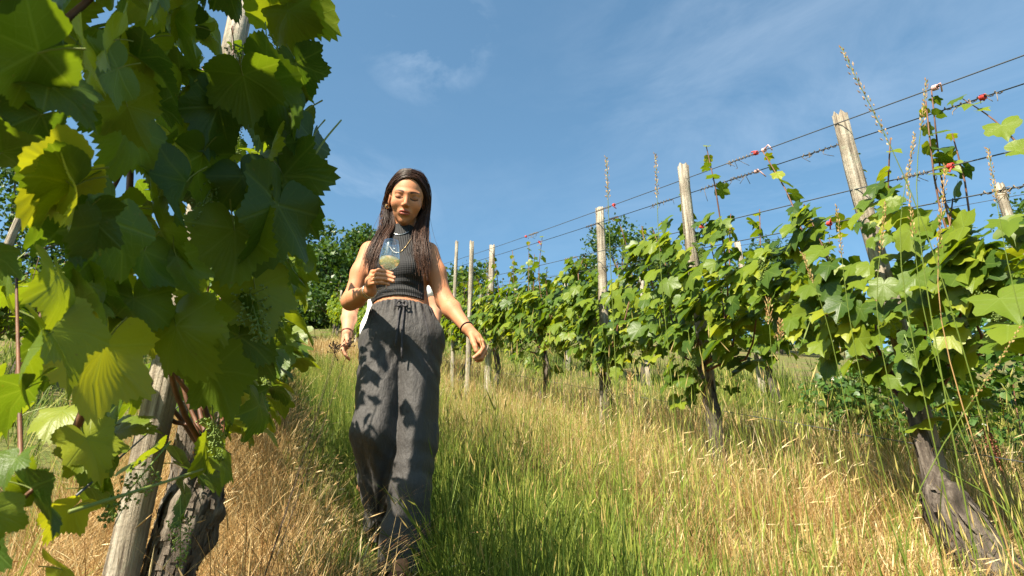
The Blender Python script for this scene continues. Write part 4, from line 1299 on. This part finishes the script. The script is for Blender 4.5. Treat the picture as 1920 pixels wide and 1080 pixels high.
# legs inside the trousers, feet
HIP_R, KN_R, AN_R = A((-.553, 2.757, 1.84)), A((-.535, 2.635, 1.47)), A((-.475, 2.905, 1.15))
HIP_L, KN_L, AN_L = A((-.385, 2.757, 1.84)), A((-.382, 2.690, 1.46)), A((-.385, 2.625, 1.03))
def f_legs(P):
    d = None
    for h, k_, a in ((HIP_R, KN_R, AN_R), (HIP_L, KN_L, AN_L)):
        e = chain(P, [h, k_, k_ * .6 + a * .4, a], [.078, .055, .052, .034], .02)
        d = e if d is None else np.minimum(d, e)
    for a, toe in ((AN_R, A((-.47, 2.86, 1.075))), (AN_L, A((-.39, 2.50, .945)))):
        d = smin(d, s_cone(P, a, toe, .032, .026), .02)
    return d
def finger(pts, r0, r1):
    return (pts, list(np.linspace(r0, r1, len(pts))))
# hand round the glass stem (picture left)
GY = 2.40
fr = []
for (k0, k1, k2, r) in (((699, 511, 2.470), (710, 507, 2.405), (735, 513.5, 2.388), .0088), ((697, 519, 2.465), (709, 514.5, 2.397), (739, 521, 2.382), .0090),
                        ((696, 526, 2.463), (708, 522.5, 2.397), (737, 527.5, 2.384), .0086), ((696, 532, 2.466), (707, 530, 2.405), (728, 533, 2.392), .0076)):
    a, b, c = at(*k0), at(*k1), at(*k2)
    fr.append(finger([a, b, (b + c) / 2 + A((0, -.005, .001)), c], r, r * .84))
thumbR = finger([at(693, 533, 2.49), at(704, 516, 2.475), at(716, 509, 2.447), at(728, 510, 2.432)], .012, .0085)
def f_handR(P):
    d = s_cone(P, WR, at(694, 527, 2.485), .0245, .021)
    for k in range(4):
        d = smin(d, s_cone(P, WR * .45 + at(694, 527, 2.485) * .55, fr[k][0][0], .017, .0125), .008)
    for pts, rad in fr: d = smin(d, chain(P, pts, rad, .004), .0022)
    return smin(d, chain(P, thumbR[0], thumbR[1], .004), .005)
fl = []
for (k0, k1, k2, k3, r) in (((903, 641, 2.600), (906, 652, 2.588), (899, 663, 2.572), (889, 670, 2.572), .0088), ((906, 645, 2.613), (909, 658, 2.598), (902, 671, 2.585), (892, 674, 2.585), .0090),
                            ((906, 648, 2.628), (909, 662, 2.615), (903, 674, 2.602), (895, 677, 2.602), .0086), ((904, 649, 2.643), (907, 661, 2.634), (903, 671, 2.622), (896, 675, 2.62), .0075)):
    fl.append(finger([at(*k0), at(*k1), at(*k2), at(*k3)], r, r * .82))
thumbL = finger([at(884, 629, 2.605), at(888, 642, 2.585), at(891, 650, 2.575), at(893, 658, 2.572)], .0125, .0085)
def f_handL(P):
    pc = at(893, 634, 2.618)
    d = s_cone(P, WL, pc, .0245, .023)
    for pts, rad in fl: d = smin(d, s_cone(P, pc, pts[0], .018, .0125), .008)
    for pts, rad in fl: d = smin(d, chain(P, pts, rad, .004), .0025)
    return smin(d, chain(P, thumbL[0], thumbL[1], .004), .006)
def f_upper(P):
    d = smin(f_torso(P), f_arm(P, SR, ER, WR), .02)
    d = smin(d, f_arm(P, SL, EL, WL), .02)
    return smin(d, f_neck(P), .03)
def f_body(P):
    d = f_upper(P)
    d = smin(d, f_handR(P), .008); d = smin(d, f_handL(P), .008)
    return smin(d, f_legs(P), .03)
def f_headneck(P): return smin(f_head(P), f_neck(P), .02)

woman = thing('person', WB, 'woman in black sleeveless turtleneck and wide dark grey trousers, holding a wine glass', 'person')
parts = [surface(f_headneck, (-.60, 2.51, 2.385), (-.35, 2.87, 2.71), .0022),
         surface(lambda P: smin(f_arm(P, SR, ER, WR), f_handR(P), .008), (-.64, 2.34, 1.955), (-.44, 2.560, 2.10), .0022),
         surface(lambda P: smin(f_arm(P, SL, EL, WL), f_handL(P), .008), (-.25, 2.52, 1.72), (-.08, 2.70, 1.905), .0022)]
Vr, Qr = surface(f_body, (-.78, 2.30, .85), (-.06, 3.02, 2.42), .0055)
# leave out what the finer pieces already cover
def inside(V):
    h = V[:, 2] > 2.41
    hr = (V[:, 0] > -.632) & (V[:, 1] < 2.545) & (V[:, 2] > 1.95) & (V[:, 2] < 2.095)
    hL = (V[:, 0] > -.245) & (V[:, 2] < 1.893) & (V[:, 2] > 1.7)
    return h | hr | hL
bad = inside(Vr)
Qr = Qr[~bad[Qr].any(1)]
parts.append((Vr, Qr))
Vb, Qb = merge(parts)
# skin colours: lips, brows, lash lines, nails, the tattoo on the forearm
SK = A((.47, .218, .115))
colr = np.tile(SK, (len(Vb), 1))
q = hl(Vb)
hd = (np.linalg.norm(q, axis=1) < .16) & (q[:, 1] > .03)
def blend(w, c):
    global colr
    w = np.clip(w, 0, 1)[:, None]; colr = colr * (1 - w) + A(c) * w
x_, y_, z_ = np.abs(q[:, 0]), q[:, 1], q[:, 2]
lip = hd * (y_ > .07) * np.clip(1.25 - np.sqrt((x_ / .0205) ** 2 + ((z_ + .0615) / .0105) ** 2), 0, .25) * 4
blend(hd * np.clip(1.3 - np.linalg.norm((q - A((0, .1, -.03))) / A((.016, .03, .018)), axis=1), 0, .6) * .5, (.50, .17, .10))
blend(lip * .9, (.36, .095, .075))
blend(hd * (y_ > .07) * (x_ < .022) * (np.abs(z_ + .0612 - .0008 * np.cos(x_ * 160)) < .0013) * .8, (.10, .025, .02))
brz = .0255 - 9.0 * (x_ - .036) ** 2
blend(hd * (x_ > .011) * (x_ < .050) * np.clip((.0056 - .0034 * np.clip((x_ - .018) / .03, 0, 1) - np.abs(z_ - brz)) / .0018, 0, 1) * np.clip((x_ - .010) / .005, 0, 1) * .92, (.030, .013, .008))
lz = -.0072 + 20.0 * (x_ - .031) ** 2
blend(hd * (y_ > .05) * (np.abs(x_ - .031) < .0165) * np.clip((.0038 - np.abs(z_ - lz)) / .0013, 0, 1) * .96, (.018, .010, .008))
blend(hd * (y_ > .05) * np.clip(1.3 - np.sqrt(((x_ - .031) / .016) ** 2 + ((z_ - .004) / .009) ** 2), 0, 1) * .6, (.17, .065, .040))  # lids: brown makeup, plus brow shade painted into the skin colour
blend(hd * np.clip(1.2 - np.linalg.norm((q - A((.043, .07, -.028)) * np.where(q[:, :1] < 0, A((-1, 1, 1)), 1)) / .024, axis=1), 0, .5) * .5, (.56, .20, .11))
for fs in (fr, fl):
    for pts, rad in fs:
        e = nrm(pts[-1] - pts[-2])
        dd = np.linalg.norm(Vb - (pts[-1] + e * .003 - A((0, .006, 0))), axis=1)
        blend(np.clip((.0065 - dd) / .002, 0, 1) * .8, (.66, .36, .27))
tt = (Vb - EL) @ nrm(WL - EL); ra = Vb - EL - np.outer(tt, nrm(WL - EL))
tat = (tt > .015) * (tt < .10) * (np.linalg.norm(ra, axis=1) < .05) * (Vb[:, 1] < EL[1] - .3 * tt)
blend(tat * ((np.abs(np.sin(tt * 210) * .006 - ra[:, 0] - .004) < .0022) | (np.abs(np.sin(tt * 130 + 1) * .008 - ra[:, 0] + .006) < .002)) * .28, (.12, .06, .045))
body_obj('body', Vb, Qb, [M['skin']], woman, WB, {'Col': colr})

# sleeveless ribbed top with a high collar: a layer over the torso
def wrink(P, seed, amp, fr_, st=(1, 1, 1)):
    return wob(P * A(st), amp, fr_, seed)
def f_top(P):
    t = smin(f_torso(P), f_neck(P), .03)
    t = smin(t, np.minimum(s_cone(P, SR, SR + A((.06, .01, .005)), .040, .042), s_cone(P, SL, SL + A((-.06, .01, .005)), .040, .042)), .02)
    fold = .0022 * np.sin(P[:, 2] * 190 + 7 * P[:, 0] + 2.5 * np.sin(P[:, 0] * 17)) * np.clip((2.17 - P[:, 2]) / .05, 0, 1)
    t = t - .0065 - fold
    # collar cut along the neck, hem, arm holes
    ndir = nrm(NECK1 - NECK0)
    t = smax(t, (P - NECK0) @ ndir - .108, .005)
    t = smax(t, 2.049 + .01 * np.cos((P[:, 0] + .48) * 14) - P[:, 2], .004)
    for S, sx in ((SR, -1), (SL, 1)):
        t = smax(t, ((P[:, 0] - (S[0] - sx * .026)) * sx + (P[:, 2] - S[2]) * .10), .006)
    return t
Vt, Qt = surface(f_top, (-.70, 2.58, 2.02), (-.30, 2.87, 2.47), .0038)
body_obj('sleeveless_top', Vt, Qt, [M['rib']], woman, WB)

# wide-leg linen trousers
def f_trousers(P):
    leg_r = chain(P, [HIP_R + A((.012, 0, .01)), KN_R + A((0, .01, 0)), KN_R * .5 + AN_R * .5, AN_R + A((0, .0, -.045))], [.100, .082, .086, .102], .03)
    leg_l = chain(P, [HIP_L + A((-.012, 0, .01)), KN_L + A((0, .01, 0)), KN_L * .5 + AN_L * .5, AN_L + A((-.005, .03, -.05))], [.100, .080, .080, .098], .03)
    hip = s_ell(P, (-.466, 2.757, 1.895), (.178, .125, .13))
    wst = s_ell(P, (-.479, 2.755, 2.01), (.131, .100, .12))
    up = smin(hip, wst, .05)
    gate = np.clip((1.70 - P[:, 2]) / .10, 0, 1)
    legs = smin(leg_r, leg_l, .007)
    d = smin(up, legs, .04)
    ang = np.arctan2(P[:, 1] - 2.757, P[:, 0] + .475)
    gath = .0042 * np.sin(ang * 34 + 3 * np.sin(ang * 5)) * np.clip((P[:, 2] - 1.93) / .08, 0, 1)
    ax_r = np.arctan2(P[:, 1] - 2.75, P[:, 0] + .52); 
    long_f = .0075 * np.sin(ax_r * 9 + P[:, 2] * 5 + 2.2 * np.sin(P[:, 2] * 6)) * np.clip((1.72 - P[:, 2]) / .2, 0, 1)
    diag = .0028 * np.sin((P[:, 2] * 1.0 + np.abs(P[:, 0] + .468) * 1.3) * 62 + 3 * np.sin(P[:, 0] * 19 + P[:, 2] * 7)) * np.exp(-((P[:, 2] - 1.76) / .10) ** 2)
    knee = .0022 * np.sin(P[:, 2] * 80 + P[:, 0] * 34 + 2 * np.sin(P[:, 0] * 25)) * np.exp(-((P[:, 2] - 1.36) / .17) ** 2)
    d = d - gath - long_f - diag - knee - wob(P * A((1, 1, .45)), .0050, 24, 5)
    d = smax(d, P[:, 2] - 2.030 - .012 * np.cos((P[:, 0] + .48) * 9), .005)
    hem = np.where(P[:, 0] * 0 + (np.abs(leg_r) < np.abs(leg_l)), 1.085, .965)
    return np.maximum(d, np.where(leg_r < leg_l, 1.105 + .25 * (P[:, 1] - 2.9), .978 + .12 * (P[:, 1] - 2.62)) - P[:, 2])
Vp, Qp = surface(f_trousers, (-.72, 2.45, .90), (-.22, 3.08, 2.07), .0050)
trou = body_obj('trousers', Vp, Qp, [M['trouser']], woman, WB)
a = Acc()
yy = 2.757 - .112
for x0, x1, x2, z2 in ((-.463, -.468, -.470, 1.82), (-.452, -.448, -.440, 1.765)):
    a.tube(spline([(x0, yy, 2.015), (x1, yy - .012, 1.95), (x1, 2.757 - .135, 1.88), (x2, 2.757 - .142, z2)], 12) - WB, .0042, 6)
for sx in (-1, 1):
    a.tube(spline([(-.458, yy, 2.012), (-.458 + sx * .014, yy - .010, 2.022), (-.458 + sx * .024, yy - .010, 2.004), (-.458 + sx * .012, yy - .010, 1.998), (-.458, yy, 2.012)], 14) - WB, .004, 6)
ob('drawstring', a.mesh('drawstring', [M['trouser2']]), trou)
def tfront(x, z):
    yv = np.linspace(2.50, 2.86, 140)
    i = np.nonzero(f_trousers(np.stack([np.full(140, x), yv, np.full(140, z)], -1)) < 0)[0]
    return yv[i[0]] - .0008 if len(i) else 2.75
for x0, x1 in ((-.575, -.618), (-.372, -.325)):
    xs = np.linspace(x0, x1, 14); zs = np.linspace(1.985, 1.815, 14)
    a = Acc(); a.tube(A([(x, tfront(x, z), z) for x, z in zip(xs, zs)]) - WB, .0022, 5); ob('pocket', a.mesh('pocket', [M['trouser2']]), trou)
zs = np.linspace(1.99, 1.76, 16)
a = Acc(); a.tube(A([(-.466, tfront(-.466, z), z) for z in zs]) - WB, .0016, 5); ob('seam', a.mesh('seam', [M['trouser2']]), trou)
def ring(c, axis, r, t, n=28, sq=(1, 1)):
    axis = nrm(A(axis, float)); e1 = nrm(np.cross(axis, (.31, .2, .9))); e2 = np.cross(axis, e1)
    u = np.linspace(0, 2 * math.pi, n)
    return tube(A(c) + np.outer(np.cos(u) * r * sq[0], e1) + np.outer(np.sin(u) * r * sq[1], e2), t, 6, cap=False)
def ring_part(name, c, axis, r, t, mat, par, base, **k):
    v, q, t_ = ring(c, axis, r, t, **k); a = Acc(); a.add(v - base, q); ob(name, a.mesh(name, [mat]), par)
ring_part('bracelet', WL + (WL - EL) * -.02, WL - EL, .0275, .0032, M['blackband'], woman, WB)
for k, (t, m) in enumerate(((-.10, 'gold'), (-.05, 'silver'), (.0, 'gold'))):
    ring_part('bracelet', WR + (WR - ER) * t, WR - ER + A((.02, 0, .03)) * k, .029, .0018, M[m], woman, WB)
for s in (-1, 1):
    ring_part('earring', hw((s * .079, .004, -.046)), FX * .6 + FF, .0085, .0022, M['gold'], woman, WB, n=16)
ring_part('finger_ring', fr[2][0][0] * .35 + fr[2][0][1] * .65, fr[2][0][1] - fr[2][0][0], .0094, .0013, M['gold'], woman, WB, n=14)
ring_part('finger_ring', fr[1][0][0] * .2 + fr[1][0][1] * .8, fr[1][0][1] - fr[1][0][0], .0096, .0013, M['gold'], woman, WB, n=14)
def front(x, z):
    """front surface of the top at x, z"""
    yv = np.linspace(2.56, 2.76, 120)
    f = f_top(np.stack([np.full(120, x), yv, np.full(120, z)], -1))
    i = np.nonzero(f < 0)[0]
    return yv[i[0]] - .003 if len(i) else 2.70
def neck_line(x0, x1, z0, zm, n):
    u = np.linspace(0, 1, n); xs = x0 + (x1 - x0) * u
    zs = z0 - (z0 - zm) * (1 - (2 * u - 1) ** 2)
    return A([(x, front(x, z), z) for x, z in zip(xs, zs)])
a = Acc(); a.tube(neck_line(-.545, -.455, 2.385, 2.355, 18) - WB, .0019, 5); ob('necklace', a.mesh('necklace', [M['silver']]), woman)
a = Acc()
ch = neck_line(-.56, -.44, 2.365, 2.255, 36) - WB
a.tube(ch, .0014, 5)
nk = ob('necklace', a.mesh('necklace', [M['gold']]), woman)
sph_v, sph_t = berry()
a = Acc()
for i in range(4, 20): a.add(sph_v * .0042 + ch[i] - A((0, .002, 0)), None, sph_t)
ob('bead', a.mesh('bead', [M['pearl']]), nk)
# sandal
def f_shoe(P):
    d = s_cone(P, (-.386, 2.60, .965), (-.39, 2.50, .935), .040, .042)
    return smax(d, -(P[:, 2] - .905), .008)
Vs, Qs = surface(f_shoe, (-.47, 2.42, .86), (-.31, 2.68, 1.03), .005)
body_obj('sandal', Vs, Qs, [M['leather']], woman, WB)
def f_shoe2(P): return s_cone(P, (-.472, 2.925, 1.10), (-.47, 2.84, 1.055), .036, .038)
Vs, Qs = surface(f_shoe2, (-.55, 2.76, .98), (-.39, 3.0, 1.18), .006)
body_obj('sandal', Vs, Qs, [M['leather']], woman, WB)

# hair: a cap over the skull and many long strands
def f_cap(P):
    q = hl(P)
    d = s_ell(q, (0, -.022, .036), (.0795, .0975, .0895))
    d = smin(d, s_ell(q, (0, -.052, -.045), (.070, .056, .080)), .03)
    face = s_ell(q, (0, .095, -.030), (.0665, .090, .119))
    ear = np.minimum(s_ell(q, (.082, .004, -.012), (.02, .022, .034)), s_ell(q, (-.082, .004, -.012), (.022, .024, .036)))
    d = smax(d, -face, .006); d = smax(d, -ear, .006)
    part = s_cone(q, (0, .10, .105), (0, -.02, .132), .0045, .0045)
    return smax(d, -part, .004) * HS
Vh, Qh = surface(f_cap, (-.61, 2.52, 2.36), (-.34, 2.90, 2.73), .0034)
qh = hl(Vh)
hairA = Acc()
hairA.V.append(Vh - WB); hairA.Q.append(Qh); hairA.A.append(np.clip(.28 + .12 * np.sin(qh[:, 1] * 260 + qh[:, 2] * 60), 0, 1)); hairA.n = len(Vh)
g = rng(71)
def capr(p):
    """push a head-space point out to the cap surface"""
    p = A(p, float)
    c = A((0, -.022, .036)); v = p - c
    k = np.linalg.norm(v / A((.0815, .0995, .0915)))
    return c + v / k * 1.0
for side in (-1, 1):
    for lock in range(60):
        f = (lock + g.random()) / 60
        y0 = .130 - .215 * f                                     # along the parting, front to back
        p0 = capr((side * .003, y0, .12))
        p1 = capr((side * .040, y0 * .84 - .008, .105 - .01 * g.random()))
        p2 = capr((side * .074, .040 - .095 * f + g.normal(0, .004), .040 + g.normal(0, .005)))
        p3 = A((side * .0835, -.022 - .05 * f + g.normal(0, .003), -.012 - .02 * g.random()))
        if side > 0: p3 = A((.0835 + .005 * g.random(), .010 - .075 * f, -.020 - .02 * g.random()))
        ox, oy = g.uniform(-1.5, 1.5), g.normal(0, .9)
        if side < 0:
            G = [A((-.556, 2.712, 2.425)), A((-.574, 2.668, 2.335)), A((-.596, 2.638, 2.235)), A((-.606, 2.634, 2.150))]
            sp = (.013, .014, .016, .016)
        else:
            G = [A((-.404, 2.712, 2.425)), A((-.400, 2.668, 2.335)), A((-.388, 2.638, 2.235)), A((-.372, 2.634, 2.140))]
            sp = (.013, .015, .017, .017)
        G = [p + A((ox * sp[i] + g.normal(0, .003), oy * .008 + .02 * (f - .4) * (1 - i / 4), 0)) for i, p in enumerate(G)]
        G[-1] = G[-2] + (G[-1] - G[-2]) * g.uniform(.35, 1.3)
        pth0 = spline([hw(p) for p in (p0, p1, p2, p3)] + G, 24)
        tl = np.linspace(0, 1, 24)
        pth0[:, 0] += np.sin(tl * g.uniform(5, 8) + g.uniform(0, 6)) * .004 * tl
        lt = g.uniform(.08, .36); le = g.uniform(.10, .6)
        for k in range(19):
            off = g.normal(0, 1, 3); amp = np.interp(tl, (0, .25, .5, .9, 1), (.003, .004, .006, .0062, .005))
            pth = pth0 + amp[:, None] * off * A((1, .7, .2)) + np.outer(np.sin(tl * g.uniform(4, 9) + g.uniform(0, 6)) * .0012 * tl, (1, .5, 0))
            e = int(24 * g.uniform(.86, 1.0)) if k else 24
            pth = spline(pth[:e], 22)
            rr = np.interp(np.linspace(0, 1, 22), (0, .1, .7, 1), (.0009, .0013, .0012, .0003)) * g.uniform(.7, 1.3)
            v, qd, _ = tube(pth - WB, rr, 3, cap=False)
            hairA.V.append(v); hairA.Q.append(qd + hairA.n); hairA.n += len(v)
            hairA.A.append(np.repeat(np.clip(lt + g.normal(0, .05) + np.linspace(0, 1, 22) ** 2 * le, 0, 1), 3))
# a few loose hairs
for k in range(70):
    side = g.choice((-1, 1)); f = g.random()
    a0 = capr((side * g.uniform(.0, .07), .06 - .14 * f, .10)) * 1.01; a1 = capr((side * .08, .03 - .09 * f, .03)) * A((g.uniform(1.0, 1.12), 1, 1))
    e = A((-.575 if side < 0 else -.395, 2.66, 2.30)) + g.normal(0, .022, 3)
    pth = spline([hw(a0), hw(a1), hw(A((side * g.uniform(.088, .105), -.02, -.06))), e, e + A((side * g.uniform(-.01, .03), -.01, -g.uniform(.06, .2)))], 20)
    v, qd, _ = tube(pth - WB, .0007, 3, cap=False)
    hairA.V.append(v); hairA.Q.append(qd + hairA.n); hairA.n += len(v); hairA.A.append(np.full(len(v), g.uniform(.3, .8)))
# hair falling behind the neck
for k in range(160):
    xx = g.uniform(-1, 1)
    p0 = capr((xx * .01, -.03 - .05 * g.random(), .11)); p1 = capr((xx * .06, -.105, .05)); p2 = A((xx * .075, -.10, -.05))
    pth = spline([hw(p0), hw(p1), hw(p2), A((-.49 + xx * .085, 2.835, 2.38)), A((-.495 + xx * .10, 2.86, 2.22))], 16)
    v, qd, _ = tube(pth - WB, .0028, 3, cap=False)
    hairA.V.append(v); hairA.Q.append(qd + hairA.n); hairA.n += len(v); hairA.A.append(np.full(len(v), g.uniform(.1, .4)))
ob('hair', mk_mesh('hair', np.concatenate(hairA.V), np.concatenate(hairA.Q), [M['hair']], True, attrs={'tint': np.concatenate(hairA.A)}), woman)

# ---- the wine glass ---------------------------------------------------
def lathe(prof, n=40):
    prof = A(prof, float); m = len(prof)
    u = np.arange(n) * 2 * math.pi / n
    V = np.stack([np.outer(prof[:, 0], np.cos(u)), np.outer(prof[:, 0], np.sin(u)), np.repeat(prof[:, 1:2], n, 1)], -1).reshape(-1, 3)
    i = np.arange(m - 1)[:, None] * n; j = np.arange(n)[None]; j2 = (j + 1) % n
    return V, np.stack([i + j, i + j2, i + n + j2, i + n + j], -1).reshape(-1, 4)
gb, gt_ = at(723, 546, 2.425), at(734.5, 453, 2.425)
gax = nrm(gt_ - gb)
GLEN = np.linalg.norm(gt_ - gb)
glass = thing('wine_glass', gb, 'wine glass a third full of white wine, held in the woman\'s hand', 'wine glass')
glass.rotation_euler = Vector(gax.tolist()).to_track_quat('Z', 'Y').to_euler()
k = GLEN / .215
out_p = [(.0045, .088), (.008, .0905), (.018, .095), (.030, .104), (.0385, .117), (.0412, .130), (.0405, .145), (.0375, .168), (.0335, .192), (.0302, .2145)]
in_p = [(.0293, .2145), (.0326, .192), (.0366, .168), (.0396, .145), (.0403, .130), (.0375, .1175), (.029, .1052), (.017, .0966), (.0001, .0938)]
v, qd = lathe([(.0001, .0875)] + out_p + in_p); ob('bowl', mk_mesh('bowl', v * k, qd, [M['thin_glass']], True), glass)
v, qd = lathe([(.0001, .0034), (.0042, .0036), (.0038, .008), (.0034, .03), (.0034, .07), (.0042, .086), (.0044, .0885), (.0001, .0886)], 20); ob('stem', mk_mesh('stem', v * k, qd, [M['glass']], True), glass)
v, qd = lathe([(.0001, 0), (.036, 0), (.0375, .0008), (.036, .0018), (.02, .0028), (.006, .0046), (.0001, .005)]); ob('foot', mk_mesh('foot', v * k, qd, [M['thin_glass']], True), glass)
v, qd = lathe([(.0001, .0942), (.0168, .0970), (.0287, .1056), (.0371, .1179), (.0399, .130), (.0398, .1345), (.0001, .1345)]); ob('wine', mk_mesh('wine', v * k, qd, [M['wine']], True), glass)

# ---- the person behind -------------------------------------------------
PX, PY = -.70, 3.78
PB = A((PX, PY, gz(PX, PY))); pz = PB[2]
other = thing('person', PB, 'person in a white shirt and dark trousers walking half hidden behind the woman', 'person')
oSR, oER, oWR = A((-.885, 3.80, pz + 1.37)), A((-.968, 3.80, pz + 1.07)), A((-.950, 3.715, 2.262))
oSL, oEL, oWL = A((-.515, 3.80, pz + 1.37)), A((-.46, 3.83, pz + 1.08)), A((-.50, 3.75, pz + .84))
def o_fing(W0, sx):
    out = []
    for k in range(4):
        b = W0 + A((sx * (-.012 + .0 * k), -.028 + .018 * k, -.085))
        out.append(finger([b, b + A((sx * .008, -.006, -.032)), b + A((sx * .022, -.004, -.055)), b + A((sx * .034, .0, -.066))], .0098, .0078))
    b = W0 + A((sx * .006, -.03, -.03))
    out.append(finger([b, b + A((sx * .012, -.022, -.032)), b + A((sx * .016, -.026, -.058))], .0125, .0095))
    return out
oF = o_fing(oWR, 1), o_fing(oWL, -1)
def f_obody(P):
    d = s_ell(P, (PX, 3.82, pz + 1.2), (.165, .105, .2))
    d = smin(d, s_ell(P, (PX, 3.82, pz + .95), (.16, .11, .2)), .06)
    d = smin(d, s_cone(P, oSR, oSL, .05, .05), .05)
    d = smin(d, s_cone(P, (PX, 3.82, pz + 1.4), (PX + .01, 3.78, pz + 1.53), .058, .054), .03)
    d = smin(d, s_ell(P, (PX + .01, 3.78, pz + 1.63), (.075, .092, .105)), .03)
    d = smin(d, s_ell(P, (PX + .01, 3.735, pz + 1.585), (.058, .055, .075)), .03)
    d = smin(d, s_cone(P, (PX + .01, 3.685, pz + 1.62), (PX + .01, 3.665, pz + 1.585), .009, .011), .012)
    for S, E, W0, F in ((oSR, oER, oWR, oF[0]), (oSL, oEL, oWL, oF[1])):
        fm = E * .66 + W0 * .34
        d = smin(d, chain(P, [S, S * .5 + E * .5, E, fm, W0], [.052, .05, .041, .043, .028], .02), .02)
        d = smin(d, s_cone(P, W0, W0 + A((0, .0, -.07)), .027, .030), .012)
        for pts, rad in F: d = smin(d, chain(P, pts, rad, .004), .004)
    for sx in (-1, 1):
        hp = A((PX + sx * .09, 3.82, pz + .86)); kn = A((PX + sx * .085, 3.78 - sx * -.03, pz + .46)); an = A((PX + sx * .08, 3.84, pz + .08))
        d = smin(d, chain(P, [hp, kn, an, an + A((0, -.14, -.04))], [.09, .06, .042, .034], .02), .03)
    return d
Vo, Qo = surface(f_obody, (-1.08, 3.56, pz - .02), (-.36, 4.0, pz + 1.78), .0052)
oc = np.tile(A((.52, .27, .165)), (len(Vo), 1))
body_obj('body', Vo, Qo, [M['skin']], other, PB, {'Col': oc})
def f_oshirt(P):
    d = s_ell(P, (PX, 3.82, pz + 1.2), (.18, .12, .22)); d = smin(d, s_ell(P, (PX - .01, 3.82, pz + .95), (.190, .130, .22)), .06)
    d = smin(d, s_cone(P, oSR, oSL, .066, .066), .05)
    for S, E in ((oSR, oER), (oSL, oEL)): d = smin(d, s_cone(P, S, S * .45 + E * .55, .064, .062), .03)
    d = d - wob(P, .006, 24, 9)
    return smax(smax(d, P[:, 2] - pz - 1.445, .01), pz + .83 - P[:, 2], .01)
Vo, Qo = surface(f_oshirt, (-1.1, 3.6, pz + .78), (-.3, 4.02, pz + 1.5), .0065)
body_obj('shirt', Vo, Qo, [M['shirt']], other, PB)
def f_otrs(P):
    d = s_ell(P, (PX, 3.82, pz + .88), (.172, .122, .13))
    for sx in (-1, 1):
        hp = A((PX + sx * .085, 3.82, pz + .84)); kn = A((PX + sx * .085, 3.79, pz + .46)); an = A((PX + sx * .08, 3.84, pz + .08))
        d = smin(d, chain(P, [hp, kn, an], [.1, .085, .08], .03), .03)
    d = d - wob(P, .007, 22, 13)
    return smax(d, pz + .06 - P[:, 2], .006)
Vo, Qo = surface(f_otrs, (-.98, 3.6, pz), (-.42, 4.04, pz + 1.05), .0075)
body_obj('trousers', Vo, Qo, [M['trouser2']], other, PB)
def f_ohair(P): return smax(s_ell(P, (PX + .01, 3.795, pz + 1.645), (.084, .10, .108)), -s_ell(P, (PX + .01, 3.67, pz + 1.58), (.07, .085, .105)), .01)
Vo, Qo = surface(f_ohair, (-.82, 3.64, pz + 1.5), (-.56, 3.95, pz + 1.8), .007)
body_obj('hair', Vo, Qo, [M['hair']], other, PB, {'tint': np.full(len(Vo), .3)})
ring_part('bracelet', oWR + (oER - oWR) * .02, oWR - oER, .031, .0035, M['leather'], other, PB)
ring_part('bracelet', oWR + (oER - oWR) * .05, oWR - oER + A((0, .02, .02)), .032, .003, M['leather'], other, PB)
